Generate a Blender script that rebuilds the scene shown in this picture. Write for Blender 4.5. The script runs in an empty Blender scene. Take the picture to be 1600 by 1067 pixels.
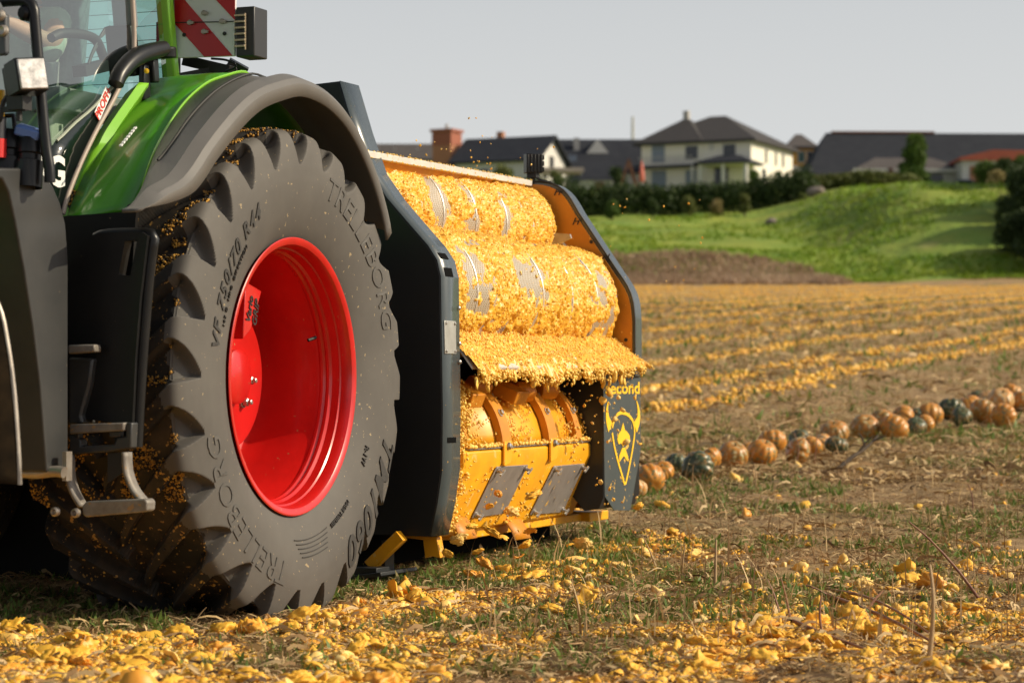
import bpy, bmesh, math, random
import numpy as np
from mathutils import Vector, Matrix, Euler
random.seed(7); rng = np.random.default_rng(11)
SC = bpy.context.scene; COL = SC.collection; R = math.radians

# ------------------------------------------------------------------ camera, sky, sun, exposure
F_PX, CAM_H, HORIZON = 3778.0, 0.98, 600.0           # photo pixels (1600 wide), metres
PITCH = math.atan((HORIZON - 533.5) / F_PX)
cam = bpy.data.cameras.new('camera'); cam_o = bpy.data.objects.new('camera', cam); COL.objects.link(cam_o)
cam_o.location = (0, 0, CAM_H); cam_o.rotation_euler = (R(90) + PITCH, 0, 0)
cam.sensor_width = 36.0; cam.lens = 36.0 * F_PX / 1600.0
cam.clip_start = 0.2; cam.clip_end = 6000
cam.dof.use_dof = True; cam.dof.focus_distance = 11.2; cam.dof.aperture_fstop = 3.6
SC.camera = cam_o

SUN_AZ, SUN_EL = R(-3.0), R(33.0)                    # direction towards the sun, angle from +X
sd = Vector((math.cos(SUN_AZ) * math.cos(SUN_EL), math.sin(SUN_AZ) * math.cos(SUN_EL), math.sin(SUN_EL)))
sun = bpy.data.lights.new('sun', 'SUN'); sun.energy = 4.7; sun.angle = R(0.6); sun.color = (1.0, 0.86, 0.62)
sun_o = bpy.data.objects.new('sun', sun); COL.objects.link(sun_o)
sun_o.rotation_euler = sd.to_track_quat('Z', 'Y').to_euler(); sun_o.location = sd * 60

world = bpy.data.worlds.new('World'); SC.world = world; world.use_nodes = True
wt = world.node_tree; bg = wt.nodes['Background']
sky = wt.nodes.new('ShaderNodeTexSky'); sky.sky_type = 'NISHITA'; sky.sun_disc = False
sky.sun_elevation = SUN_EL; sky.sun_rotation = R(90) - SUN_AZ
sky.altitude = 300; sky.air_density = 1.0; sky.dust_density = 4.5; sky.ozone_density = 1.0
hs = wt.nodes.new('ShaderNodeHueSaturation'); hs.inputs['Saturation'].default_value = 0.55
wt.links.new(sky.outputs[0], hs.inputs['Color'])
wtc = wt.nodes.new('ShaderNodeTexCoord'); wsx = wt.nodes.new('ShaderNodeSeparateXYZ'); wt.links.new(wtc.outputs['Generated'], wsx.inputs[0])
wmr = wt.nodes.new('ShaderNodeMapRange'); wmr.interpolation_type = 'SMOOTHSTEP'       # pale haze lying along the horizon
wmr.inputs['From Min'].default_value = .02; wmr.inputs['From Max'].default_value = .42; wmr.inputs['To Min'].default_value = .93; wmr.inputs['To Max'].default_value = 0.0
wt.links.new(wsx.outputs['Z'], wmr.inputs['Value'])
wmx = wt.nodes.new('ShaderNodeMix'); wmx.data_type = 'RGBA'; wt.links.new(wmr.outputs['Result'], wmx.inputs['Factor'])
wt.links.new(hs.outputs[0], wmx.inputs['A']); wmx.inputs['B'].default_value = (6.75, 6.85, 6.85, 1)
wt.links.new(wmx.outputs['Result'], bg.inputs['Color'])
bg.inputs['Strength'].default_value = 0.11
SC.view_settings.view_transform = 'Standard'; SC.view_settings.look = 'None'
SC.view_settings.exposure = 0.0; SC.view_settings.gamma = 1.0
SC.render.engine = 'CYCLES'
SC.cycles.use_denoising = True; SC.cycles.max_bounces = 8; SC.cycles.transparent_max_bounces = 16
SC.cycles.sample_clamp_indirect = 6.0

# ------------------------------------------------------------------ pixel rays -> real places
_cp, _sp = math.cos(PITCH), math.sin(PITCH)
def ray(px, py):
    a = (px - 800) / F_PX; b = (533.5 - py) / F_PX
    return Vector((a, _cp - b * _sp, _sp + b * _cp))
CAMP = Vector((0, 0, CAM_H))
class Frame:
    """x = across (outward), y = along (backward), z = up; used to read real sizes off the photo"""
    def __init__(s, o, deg):
        s.o = Vector(o); s.deg = deg
        s.x = Vector((math.cos(R(deg)), -math.sin(R(deg)), 0)); s.y = Vector((math.sin(R(deg)), math.cos(R(deg)), 0)); s.z = Vector((0, 0, 1))
    def loc(s, p):
        d = p - s.o; return Vector((d.dot(s.x), d.dot(s.y), d.z))
    def _on(s, px, py, ax, val):
        r = ray(px, py); t = (val - (CAMP - s.o).dot(ax)) / r.dot(ax); return s.loc(CAMP + r * t)
    def V(s, px, py, val): return s._on(px, py, s.x, val)
    def U(s, px, py, val): return s._on(px, py, s.y, val)
    def Zp(s, px, py, val): return s._on(px, py, s.z, val)
    def w(s, p): p = Vector(p); return s.o + s.x * p.x + s.y * p.y + s.z * p.z
def at(px, py, Y):                                   # world point on a pixel's ray at distance Y
    r = ray(px, py); return CAMP + r * (Y / r.y)
T = Frame((-0.938, 10.39, 0), 22.0)                  # tractor: origin under the outer face of the rear wheel
M = Frame(T.w((0, 1.45, 0)), 23.6)                   # harvester: origin under its front panel

# ------------------------------------------------------------------ ground height
def smooth(a, b, x):
    t = np.clip((np.asarray(x, float) - a) / (b - a), 0, 1); return t * t * (3 - 2 * t)
_Y = np.array([-60, 0, 10.5, 13, 15.5, 20, 25, 30, 40, 60, 100, 168, 175, 182, 205, 232, 282, 330, 900.])
_ZL = np.array([-.6, 0, 0, .03, .1, .24, .46, .72, 1.24, 2.28, 4.36, 7.85, 8.6, 10.4, 13.4, 17.0, 23.4, 26.0, 40.])
_ZR = np.array([-.6, 0, 0, .03, .1, .24, .46, .72, 1.24, 2.28, 4.36, 7.85, 9.4, 11.9, 17.7, 19.6, 23.4, 26.0, 40.])
def ground_base(X, Y):
    X = np.asarray(X, float); Y = np.asarray(Y, float)
    zl = np.interp(Y, _Y, _ZL); zr = np.interp(Y, _Y, _ZR)
    k = smooth(25, 36, X + (Y - 172) * .06)
    return zl * (1 - k) + zr * k
def hash_noise(X, Y, s, seed=0):                     # cheap smooth value noise, vectorised
    X = np.asarray(X, float) / s; Y = np.asarray(Y, float) / s
    xi = np.floor(X).astype(np.int64); yi = np.floor(Y).astype(np.int64); fx = X - xi; fy = Y - yi
    fx = fx * fx * (3 - 2 * fx); fy = fy * fy * (3 - 2 * fy)
    def h(a, b):
        n = (a * 374761393 + b * 668265263 + seed * 974634777) & 0x7fffffff
        n = ((n ^ (n >> 13)) * 1274126177) & 0x7fffffff
        return ((n ^ (n >> 16)) & 0xffff) / 65535.0
    return (h(xi, yi) * (1 - fx) + h(xi + 1, yi) * fx) * (1 - fy) + (h(xi, yi + 1) * (1 - fx) + h(xi + 1, yi + 1) * fx) * fy
def ground_z(X, Y):
    X = np.asarray(X, float); Y = np.asarray(Y, float)
    near = 1 - smooth(30, 60, Y)
    b = (hash_noise(X, Y, .55, 1) - .5) * .05 + (hash_noise(X, Y, .17, 2) - .5) * .028
    far = smooth(171, 185, Y) * (hash_noise(X, Y, 7, 3) - .5) * .7 + smooth(171, 180, Y) * (hash_noise(X, Y, 2.2, 4) - .5) * .30
    return ground_base(X, Y) + b * near + far
def gz(x, y): return float(ground_z(x, y))
def on_ground(px, py):                               # march a pixel's ray onto the terrain
    r = ray(px, py); t = 2.0
    while t < 900:
        p = CAMP + r * t
        if p.z <= float(ground_base(p.x, p.y)): break
        t += max(.02, t * .002)
    return CAMP + r * t

# ------------------------------------------------------------------ objects, names, labels
def tag(o, label=None, cat=None, group=None, kind=None):
    if label: o['label'] = label
    if cat: o['category'] = cat
    if group: o['group'] = group
    if kind: o['kind'] = kind
    return o
def empty(name, loc=(0, 0, 0), rz=0.0):
    o = bpy.data.objects.new(name, None); COL.objects.link(o); o.location = loc; o.rotation_euler = (0, 0, rz)
    o.empty_display_size = .2; return o
def link_mesh(name, me, mat=None, parent=None, smooth_ang=None, bevel=0, solid=0, seg=2):
    if mat is not None:
        for m in (mat if isinstance(mat, (list, tuple)) else [mat]): me.materials.append(m)
    if smooth_ang is not None:
        me.polygons.foreach_set('use_smooth', [True] * len(me.polygons))
        if smooth_ang < 179: me.set_sharp_from_angle(angle=R(smooth_ang))
    o = bpy.data.objects.new(name, me); COL.objects.link(o)
    if parent: o.parent = parent
    if solid:
        s = o.modifiers.new('solid', 'SOLIDIFY'); s.thickness = solid; s.offset = -1
    if bevel:
        b = o.modifiers.new('bevel', 'BEVEL'); b.width = bevel; b.segments = seg; b.limit_method = 'ANGLE'; b.angle_limit = R(35)
        b.harden_normals = False
    return o
def np_mesh(name, V, F, matidx=None):
    me = bpy.data.meshes.new(name); V = np.ascontiguousarray(V, dtype=np.float32); F = np.ascontiguousarray(F, dtype=np.int32)
    k = F.shape[1]
    me.vertices.add(len(V)); me.vertices.foreach_set('co', V.ravel())
    me.loops.add(F.size); me.loops.foreach_set('vertex_index', F.ravel())
    me.polygons.add(len(F)); me.polygons.foreach_set('loop_start', np.arange(0, F.size, k, dtype=np.int32))
    if matidx is not None: me.polygons.foreach_set('material_index', np.asarray(matidx, dtype=np.int32))
    me.update(calc_edges=True); me.validate(); return me
def rand_rot(n, g=rng):
    q = g.normal(size=(n, 4)); q /= np.linalg.norm(q, axis=1)[:, None]; w, x, y, z = q.T
    return np.stack([np.stack([1-2*(y*y+z*z), 2*(x*y-z*w), 2*(x*z+y*w)], 1), np.stack([2*(x*y+z*w), 1-2*(x*x+z*z), 2*(y*z-x*w)], 1),
                     np.stack([2*(x*z-y*w), 2*(y*z+x*w), 1-2*(x*x+y*y)], 1)], 1)
def rotz(a):
    c, s, o, i = np.cos(a), np.sin(a), np.zeros_like(a), np.ones_like(a)
    return np.stack([np.stack([c, -s, o], 1), np.stack([s, c, o], 1), np.stack([o, o, i], 1)], 1)
def scatter(protos, Rm, P, S, pick=None):
    """many copies of small shapes as one vertex / face array (for uncountable stuff)"""
    Vs, Fs, base = [], [], 0; n = len(P)
    if pick is None: pick = rng.integers(0, len(protos), n)
    S = np.asarray(S, float); S = np.repeat(S[:, None], 3, 1) if S.ndim == 1 else S
    idx = []
    for k, (v, f) in enumerate(protos):
        i = np.where(pick == k)[0]
        if not len(i): continue
        vv = np.einsum('nij,nvj->nvi', Rm[i], v[None] * S[i][:, None, :]) + P[i][:, None, :]
        Vs.append(vv.reshape(-1, 3)); Fs.append((f[None] + (np.arange(len(i)) * len(v))[:, None, None]).reshape(-1, f.shape[1]) + base); base += len(i) * len(v)
        idx.append(np.repeat(i, len(f)))
    return np.concatenate(Vs), np.concatenate(Fs), np.concatenate(idx)
def ico(sub=1):
    bm = bmesh.new(); bmesh.ops.create_icosphere(bm, subdivisions=sub, radius=1)
    v = np.array([x.co[:] for x in bm.verts]); f = np.array([[q.index for q in x.verts] for x in bm.faces]); bm.free(); return v, f
def lump(sub, amp, flat, g):                         # an irregular torn lump
    v, f = ico(sub); d = np.zeros(len(v))
    for _ in range(7):
        a = g.normal(size=3); a /= np.linalg.norm(a); d += g.uniform(.3, 1) * np.sin(v @ a * g.uniform(1.6, 5) + g.uniform(0, 6))
    v = v * (1 + amp * d[:, None] / 2.2 + (g.normal(size=(len(v), 1)) * amp * .22 if sub < 4 else 0))
    if sub >= 4:                                     # torn, pitted surface
        o = g.uniform(20, 60, 3)
        for s_, a_ in ((.55, .42), (.27, .30), (.13, .17), (.07, .08)):
            q = (hash_noise(v[:, 0] + v[:, 2] * .83 + o[0], v[:, 1] - v[:, 2] * .71 + o[1], s_, int(o[2])) + hash_noise(v[:, 2] + v[:, 1] * .5 + o[1], v[:, 0] - v[:, 1] * .6 + o[2], s_, 7)) - 1
            v = v * (1 - a_ * np.abs(q[:, None]) * 1.6 + a_ * .35)
    v = v * np.array([1, g.uniform(.55, 1), flat]); return v, f
class MB:
    def __init__(s): s.v = []; s.f = []
    def add(s, v, f):
        b = len(s.v); s.v += [tuple(p) for p in v]; s.f += [[i + b for i in q] for q in f]; return s
    def box(s, c, size, rot=None):
        rot = rot or Matrix.Identity(3); c = Vector(c); x, y, z = [q / 2 for q in size]
        P = [c + rot @ Vector((i * x, j * y, k * z)) for i in (-1, 1) for j in (-1, 1) for k in (-1, 1)]
        return s.add(P, [(0, 1, 3, 2), (4, 6, 7, 5), (0, 4, 5, 1), (2, 3, 7, 6), (0, 2, 6, 4), (1, 5, 7, 3)])
    def bar(s, a, b, wx, wz, up=(0, 0, 1)):          # box from a to b
        a = Vector(a); b = Vector(b); d = b - a; y = d.normalized(); x = y.cross(Vector(up)).normalized(); z = x.cross(y)
        return s.box((a + b) / 2, (wx, d.length, wz), Matrix((x, y, z)).transposed())
    def prism(s, pts, vec):
        pts = [Vector(p) for p in pts]; n = len(pts); vec = Vector(vec)
        nrm = sum(((pts[i] - pts[0]).cross(pts[(i + 1) % n] - pts[0]) for i in range(1, n - 1)), Vector())
        if nrm.dot(vec) > 0: pts = pts[::-1]
        return s.add(pts + [p + vec for p in pts], [list(range(n)), list(range(2 * n - 1, n - 1, -1))] + [[(i + 1) % n, i, n + i, n + (i + 1) % n] for i in range(n)])
    def tube(s, pts, r, n=10, cap=True):
        pts = [Vector(p) for p in pts]; m = len(pts); rr = r if isinstance(r, (list, tuple)) else [r] * m
        t = [(pts[min(i + 1, m - 1)] - pts[max(i - 1, 0)]).normalized() for i in range(m)]
        a = t[0].orthogonal().normalized(); V = []
        for i in range(m):
            a = (a - t[i] * a.dot(t[i])).normalized(); b = t[i].cross(a)
            V += [pts[i] + (a * math.cos(2 * math.pi * k / n) + b * math.sin(2 * math.pi * k / n)) * rr[i] for k in range(n)]
        Fc = [[i * n + k, i * n + (k + 1) % n, (i + 1) * n + (k + 1) % n, (i + 1) * n + k] for i in range(m - 1) for k in range(n)]
        if cap: Fc += [list(range(n - 1, -1, -1)), list(range((m - 1) * n, m * n))]
        return s.add(V, Fc)
    def lathe(s, prof, c, axis=(0, 0, 1), n=24):     # prof: (distance along axis, radius)
        c = Vector(c); ax = Vector(axis).normalized(); a = ax.orthogonal().normalized(); b = ax.cross(a); m = len(prof)
        V = [c + ax * h + (a * math.cos(2 * math.pi * k / n) + b * math.sin(2 * math.pi * k / n)) * max(r, 1e-4) for h, r in prof for k in range(n)]
        Fc = [[i * n + k, i * n + (k + 1) % n, (i + 1) * n + (k + 1) % n, (i + 1) * n + k] for i in range(m - 1) for k in range(n)]
        return s.add(V, Fc)
    def loft(s, lines):                              # grid through equally long polylines
        m = len(lines[0]); V = [p for l in lines for p in l]
        return s.add(V, [[i * m + j, i * m + j + 1, (i + 1) * m + j + 1, (i + 1) * m + j] for i in range(len(lines) - 1) for j in range(m - 1)])
    def build(s, name, mat, parent=None, smooth_ang=30, bevel=0, solid=0, fix=False, seg=2):
        me = bpy.data.meshes.new(name); me.from_pydata(s.v, [], s.f)
        if fix:
            bm = bmesh.new(); bm.from_mesh(me); bmesh.ops.remove_doubles(bm, verts=bm.verts, dist=1e-5); bmesh.ops.recalc_face_normals(bm, faces=bm.faces); bm.to_mesh(me); bm.free()
        me.update(); return link_mesh(name, me, mat, parent, smooth_ang, bevel, solid, seg)
def resample(pts, n):                                # smooth curve through points
    pts = [Vector(p) for p in pts]
    def cr(i, t):
        p0, p1, p2, p3 = pts[max(i - 1, 0)], pts[i], pts[i + 1], pts[min(i + 2, len(pts) - 1)]
        return .5 * ((2 * p1) + (p2 - p0) * t + (2 * p0 - 5 * p1 + 4 * p2 - p3) * t * t + (3 * p1 - p0 - 3 * p2 + p3) * t ** 3)
    d = [cr(i, k / 16) for i in range(len(pts) - 1) for k in range(16)] + [pts[-1]]
    L = [0]
    for i in range(1, len(d)): L.append(L[-1] + (d[i] - d[i - 1]).length)
    out = []; j = 0
    for k in range(n):
        s = L[-1] * k / (n - 1)
        while j < len(L) - 2 and L[j + 1] < s: j += 1
        q = (s - L[j]) / max(L[j + 1] - L[j], 1e-9); out.append(d[j].lerp(d[j + 1], min(max(q, 0), 1)))
    return out
def text_mesh(txt, size, extrude=.002, bold=0.0, shear=0.0, spacing=1.0):
    """letters as flat triangles: arrays in the text's own plane, centred on x, base line at y = 0"""
    cu = bpy.data.curves.new('letters', 'FONT'); cu.body = txt; cu.size = size; cu.extrude = extrude; cu.offset = bold; cu.shear = shear
    cu.align_x = 'CENTER'; cu.space_character = spacing; cu.resolution_u = 3
    o = bpy.data.objects.new('letters', cu); COL.objects.link(o); bpy.context.view_layer.update()
    me = o.to_mesh(); v = np.array([x.co[:] for x in me.vertices]).reshape(-1, 3); f = [list(p.vertices) for p in me.polygons]
    o.to_mesh_clear(); bpy.data.objects.remove(o); bpy.data.curves.remove(cu); return v, f

# ------------------------------------------------------------------ materials
def mat(name, c, rough=.6, metal=0.0, c2=None, scale=6.0, bump=0.0, bscale=40.0, spec=.5, coat=0.0, specks=None, detail=6.0, contrast=(.35, .65)):
    m = bpy.data.materials.new(name); m.use_nodes = True; nt = m.node_tree; b = nt.nodes['Principled BSDF']; N = nt.nodes; L = nt.links
    b.inputs['Roughness'].default_value = rough; b.inputs['Metallic'].default_value = metal
    b.inputs['Specular IOR Level'].default_value = spec; b.inputs['Coat Weight'].default_value = coat; b.inputs['Coat Roughness'].default_value = .08
    b.inputs['Base Color'].default_value = (*c, 1); last = None
    tc = N.new('ShaderNodeTexCoord')
    if c2 is not None:
        n = N.new('ShaderNodeTexNoise'); n.inputs['Scale'].default_value = scale; n.inputs['Detail'].default_value = detail; n.inputs['Roughness'].default_value = .62
        L.new(tc.outputs['Object'], n.inputs['Vector'])
        cr = N.new('ShaderNodeValToRGB'); cr.color_ramp.elements[0].position = contrast[0]; cr.color_ramp.elements[1].position = contrast[1]
        cr.color_ramp.elements[0].color = (*c, 1); cr.color_ramp.elements[1].color = (*c2, 1)
        L.new(n.outputs['Fac'], cr.inputs['Fac']); L.new(cr.outputs['Color'], b.inputs['Base Color']); last = cr.outputs['Color']
    if specks:                                       # (colour, scale, threshold): splashes and dust with a shape of their own
        sc_, sz, th = specks
        n = N.new('ShaderNodeTexNoise'); n.inputs['Scale'].default_value = sz; n.inputs['Detail'].default_value = 3
        L.new(tc.outputs['Object'], n.inputs['Vector'])
        r = N.new('ShaderNodeMapRange'); r.inputs['From Min'].default_value = th; r.inputs['From Max'].default_value = th + .03
        L.new(n.outputs['Fac'], r.inputs['Value'])
        mx = N.new('ShaderNodeMix'); mx.data_type = 'RGBA'; mx.inputs['A'].default_value = (*c, 1); mx.inputs['B'].default_value = (*sc_, 1)
        if last: L.new(last, mx.inputs['A'])
        L.new(r.outputs['Result'], mx.inputs['Factor']); L.new(mx.outputs['Result'], b.inputs['Base Color'])
    if bump:
        n = N.new('ShaderNodeTexNoise'); n.inputs['Scale'].default_value = bscale; n.inputs['Detail'].default_value = 5
        L.new(tc.outputs['Object'], n.inputs['Vector'])
        bp = N.new('ShaderNodeBump'); bp.inputs['Strength'].default_value = min(1, bump * 10); bp.inputs['Distance'].default_value = bump
        L.new(n.outputs['Fac'], bp.inputs['Height']); L.new(bp.outputs['Normal'], b.inputs['Normal'])
    return m
PULP_C = (.80, .46, .050); PULP_D = (.72, .33, .018)
rubber = mat('tyre_rubber', (.098, .090, .080), .72, c2=(.062, .056, .050), scale=2.2, bump=.0025, bscale=60, specks=((.30, .23, .13), 42, .685), contrast=(.3, .75))
mud = mat('muddy_rubber', (.012, .0105, .009), .7, c2=(.052, .034, .018), scale=8, bump=.012, bscale=28, specks=((.36, .20, .05), 40, .64), contrast=(.42, .70))
red = mat('red_enamel', (.56, .011, .009), .28, c2=(.46, .009, .007), scale=5, coat=.4, specks=((.42, .16, .07), 46, .715))
green = mat('green_enamel', (.065, .29, .014), .28, c2=(.052, .24, .012), scale=3, coat=.5, specks=((.25, .22, .12), 70, .76))
lime = mat('lime_enamel', (.22, .52, .035), .3, coat=.5)
grey_pl = mat('grey_plastic', (.135, .128, .12), .5, c2=(.118, .112, .105), scale=4, bump=.0006, bscale=500)
black_pl = mat('black_plastic', (.008, .0085, .0095), .34, spec=.32, c2=(.012, .012, .012), scale=5, specks=((.16, .12, .08), 60, .745))
tank_pl = mat('tank_plastic', (.026, .027, .028), .40, c2=(.040, .040, .039), scale=4, bump=.0008, bscale=300, specks=((.2, .16, .1), 50, .74))
dark = mat('dark_steel', (.012, .012, .012), .6)
steel = mat('worn_steel', (.42, .38, .33), .45, .75, c2=(.30, .26, .22), scale=14, bump=.001, bscale=90, specks=((.35, .2, .08), 30, .68))
bolt_m = mat('bolt_zinc', (.46, .44, .41), .38, .9)
slate = mat('slate_paint', (.058, .074, .080), .26, coat=.35, c2=(.046, .060, .066), scale=4, specks=((.62, .36, .06), 38, .715))
shaded_slate = mat('shaded_panel_paint', (.013, .0155, .018), .45, c2=(.010, .012, .014), scale=3, specks=((.3, .22, .12), 60, .755))  # slate darkened: the shade of faces turned from the sun is in its colour
yellow = mat('yellow_paint', (.84, .40, .010), .42, c2=(.74, .32, .010), scale=7, specks=((.70, .42, .10), 17, .635))
shaded_yellow = mat('shaded_yellow_paint', (.62, .235, .008), .5, c2=(.5, .18, .008), scale=6, specks=((.80, .45, .07), 48, .695))  # the yellow paint with the shade of unlit inner faces in its colour, plus splashes
plate_m = mat('plate_steel', (.30, .27, .25), .5, .35, c2=(.24, .215, .20), scale=10, specks=((.70, .42, .10), 18, .66))
galv = mat('galvanised_steel', (.66, .62, .56), .5, .3, c2=(.58, .54, .48), scale=9, specks=((.7, .4, .07), 40, .67))
pulp = mat('pumpkin_flesh', PULP_C, .65, c2=PULP_D, scale=9, bump=.006, bscale=60, contrast=(.40, .72))
pulp_pale = mat('pale_flesh', (.84, .62, .24), .6, c2=(.82, .46, .07), scale=9, bump=.004, bscale=70)
pulp_rind = mat('rind_flesh', (.72, .27, .02), .5, c2=(.82, .42, .06), scale=7, bump=.004, bscale=60)
white_p = mat('white_print', (.8, .8, .78), .5)
logo_y = mat('logo_yellow', (.85, .50, .01), .5)
print_dark = mat('dark_print', (.02, .018, .017), .6)
emboss = mat('embossed_rubber', (.088, .082, .074), .7, c2=(.066, .062, .057), scale=5)
emboss_d = mat('dark_embossed_rubber', (.034, .032, .030), .7)
def glass_mat(name, tint, refl=.20, dark_=0.0):
    m = bpy.data.materials.new(name); m.use_nodes = True; nt = m.node_tree; nt.nodes.remove(nt.nodes['Principled BSDF'])
    out = nt.nodes['Material Output']; tr = nt.nodes.new('ShaderNodeBsdfTransparent'); tr.inputs[0].default_value = (*tint, 1)
    gl = nt.nodes.new('ShaderNodeBsdfGlossy'); gl.inputs['Roughness'].default_value = .02; gl.inputs['Color'].default_value = (1, 1, 1, 1)
    lw = nt.nodes.new('ShaderNodeLayerWeight'); pw = nt.nodes.new('ShaderNodeMath'); pw.operation = 'POWER'; pw.inputs[1].default_value = 4.0
    fr = nt.nodes.new('ShaderNodeMath'); fr.operation = 'MULTIPLY_ADD'; fr.inputs[1].default_value = .75; fr.inputs[2].default_value = refl
    nt.links.new(lw.outputs['Facing'], pw.inputs[0]); nt.links.new(pw.outputs[0], fr.inputs[0])
    mx = nt.nodes.new('ShaderNodeMixShader'); nt.links.new(fr.outputs[0], mx.inputs[0]); nt.links.new(tr.outputs[0], mx.inputs[1]); nt.links.new(gl.outputs[0], mx.inputs[2])
    nt.links.new(mx.outputs[0], out.inputs['Surface']); return m
glass = glass_mat('tinted_glass', (.76, .93, .91)); glass_dk = glass_mat('dark_tinted_glass', (.50, .80, .74)); clear_gl = glass_mat('clear_glass', (.95, .95, .95))

# ================================================================== THE SETTING
def ground_mat():
    m = bpy.data.materials.new('field_soil'); m.use_nodes = True; nt = m.node_tree; N = nt.nodes; L = nt.links; b = N['Principled BSDF']
    b.inputs['Roughness'].default_value = .9; b.inputs['Specular IOR Level'].default_value = .2
    tc = N.new('ShaderNodeTexCoord')
    def noise(sc, det=6, ro=.65):
        n = N.new('ShaderNodeTexNoise'); n.inputs['Scale'].default_value = sc; n.inputs['Detail'].default_value = det; n.inputs['Roughness'].default_value = ro
        L.new(tc.outputs['Object'], n.inputs['Vector']); return n.outputs['Fac']
    def ramp(f, p0, c0, p1, c1):
        r = N.new('ShaderNodeValToRGB'); e = r.color_ramp.elements; e[0].position = p0; e[0].color = (*c0, 1); e[1].position = p1; e[1].color = (*c1, 1); L.new(f, r.inputs['Fac']); return r
    def mix(fac, a, c):
        x = N.new('ShaderNodeMix'); x.data_type = 'RGBA'; L.new(fac, x.inputs['Factor']); L.new(a, x.inputs['A'])
        if isinstance(c, tuple): x.inputs['B'].default_value = (*c, 1)
        else: L.new(c, x.inputs['B'])
        return x.outputs['Result']
    base = ramp(noise(38, 8, .7), .36, (.085, .050, .026), .62, (.40, .255, .125)).outputs['Color']
    straw = ramp(noise(5, 9, .75), .42, (0, 0, 0), .62, (1, 1, 1)).outputs['Color']
    c = mix(straw, base, (.46, .315, .16))
    g = ramp(noise(.55, 7, .7), .50, (0, 0, 0), .68, (.8, .8, .8)).outputs['Color']
    c = mix(g, c, (.17, .165, .045))
    g2 = ramp(noise(.06, 5, .6), .50, (0, 0, 0), .72, (.55, .55, .55)).outputs['Color']
    c = mix(g2, c, (.27, .21, .07))
    L.new(c, b.inputs['Base Color'])
    bp = N.new('ShaderNodeBump'); bp.inputs['Distance'].default_value = .03; bp.inputs['Strength'].default_value = .9; L.new(noise(60, 8, .75), bp.inputs['Height']); L.new(bp.outputs['Normal'], b.inputs['Normal'])
    return m
def graded(dense0, dense1, step, lo, hi, growth=1.09):
    a = list(np.arange(dense0, dense1, step)); s = step; x = a[-1]
    while x < hi: s *= growth; x = min(x + s, hi); a.append(x)
    s = step; x = a[0]
    while x > lo: s *= growth; x = max(x - s, lo); a.insert(0, x)
    return np.array(a)
def sheet(name, xs, ys, mt, label=None):
    X, Y = np.meshgrid(xs, ys); Zv = ground_z(X, Y); V = np.stack([X, Y, Zv], -1).reshape(-1, 3); nx = len(xs)
    i = (np.arange(len(ys) - 1)[:, None] * nx + np.arange(nx - 1)[None]).reshape(-1); F = np.stack([i, i + 1, i + 1 + nx, i + nx], 1)
    o = link_mesh(name, np_mesh(name, V, F), mt, smooth_ang=180); tag(o, label, kind='structure'); return o
field = sheet('field', graded(-3, 6, .045, -420, 420, 1.10), graded(6.5, 19, .045, -60, 171, 1.035), ground_mat())
bank_m = mat('bank_grass', (.115, .215, .016), .9, c2=(.245, .285, .030), scale=.22, bump=.25, bscale=1.6, specks=((.22, .24, .05), .09, .66), detail=9)
bank = sheet('grass_bank', graded(-40, 75, .8, -420, 420, 1.12), graded(171, 250, .8, 171, 1500, 1.10), bank_m)

# tall rough grass on the bank and along the field's far edge
def blade_proto(w, bend, n=3):
    v = []; f = []
    for i in range(n + 1):
        t = i / n; ww = w * (1 - t) ** .7; v += [(-ww / 2, bend * t * t, t), (ww / 2, bend * t * t, t)]
    for i in range(n): f.append((2 * i, 2 * i + 1, 2 * i + 3, 2 * i + 2))
    return np.array(v), np.array(f)
def leaf_mat(name, c, c2, scale=1.5, rough=.6, trans=.25):
    m = mat(name, c, rough, c2=c2, scale=scale, spec=.25); nt = m.node_tree; b = nt.nodes['Principled BSDF']
    t = nt.nodes.new('ShaderNodeBsdfTranslucent'); src = b.inputs['Base Color'].links[0].from_socket; nt.links.new(src, t.inputs['Color'])
    mx = nt.nodes.new('ShaderNodeMixShader'); mx.inputs[0].default_value = trans; nt.links.new(b.outputs[0], mx.inputs[1]); nt.links.new(t.outputs[0], mx.inputs[2])
    nt.links.new(mx.outputs[0], nt.nodes['Material Output'].inputs['Surface']); return m
grass_m = leaf_mat('grass_blades', (.15, .28, .020), (.30, .37, .045), .35)
n = 26000
gy = 170.5 + 62 * rng.random(n) ** 1.5; gx = gy * rng.uniform(.02, .24, n)
keep = hash_noise(gx, gy, 5, 9) > .35; gx, gy = gx[keep], gy[keep]; n = len(gx)
V, Fq, _ = scatter([blade_proto(.30, .3), blade_proto(.22, .45)], rotz(rng.uniform(0, 6.28, n)), np.stack([gx, gy, ground_z(gx, gy) - .1], 1), np.stack([np.full(n, 1.), np.full(n, 1.), rng.uniform(.12, .42, n)], 1))
tag(link_mesh('bank_grass', np_mesh('bank_grass', V, Fq), grass_m), 'rough green grass tufts growing on the far bank', 'grass', kind='stuff')
dry_m = leaf_mat('dry_maize', (.34, .225, .145), (.52, .38, .26), .3)
n = 26000                                            # withered maize standing at the end of the field
my = rng.uniform(167, 182.5, n); mx_ = rng.uniform(-11, 25, n); ok = mx_ < np.interp(my, [167, 174, 179, 182.5], [23.3, 23.6, 22.0, 19.5]) + (hash_noise(mx_, my, 1.3, 3) - .5) * 1.2; my, mx_ = my[ok], mx_[ok]; n = len(my)
V, Fq, _ = scatter([blade_proto(.10, .15), blade_proto(.16, .55), blade_proto(.13, -.45)], rotz(rng.uniform(0, 6.28, n)), np.stack([mx_, my, ground_z(mx_, my) - .05], 1),
                   np.stack([np.ones(n), np.ones(n), rng.uniform(.25, .62, n) * (.8 + .4 * hash_noise(mx_, my, 1.1, 4))], 1))
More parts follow.
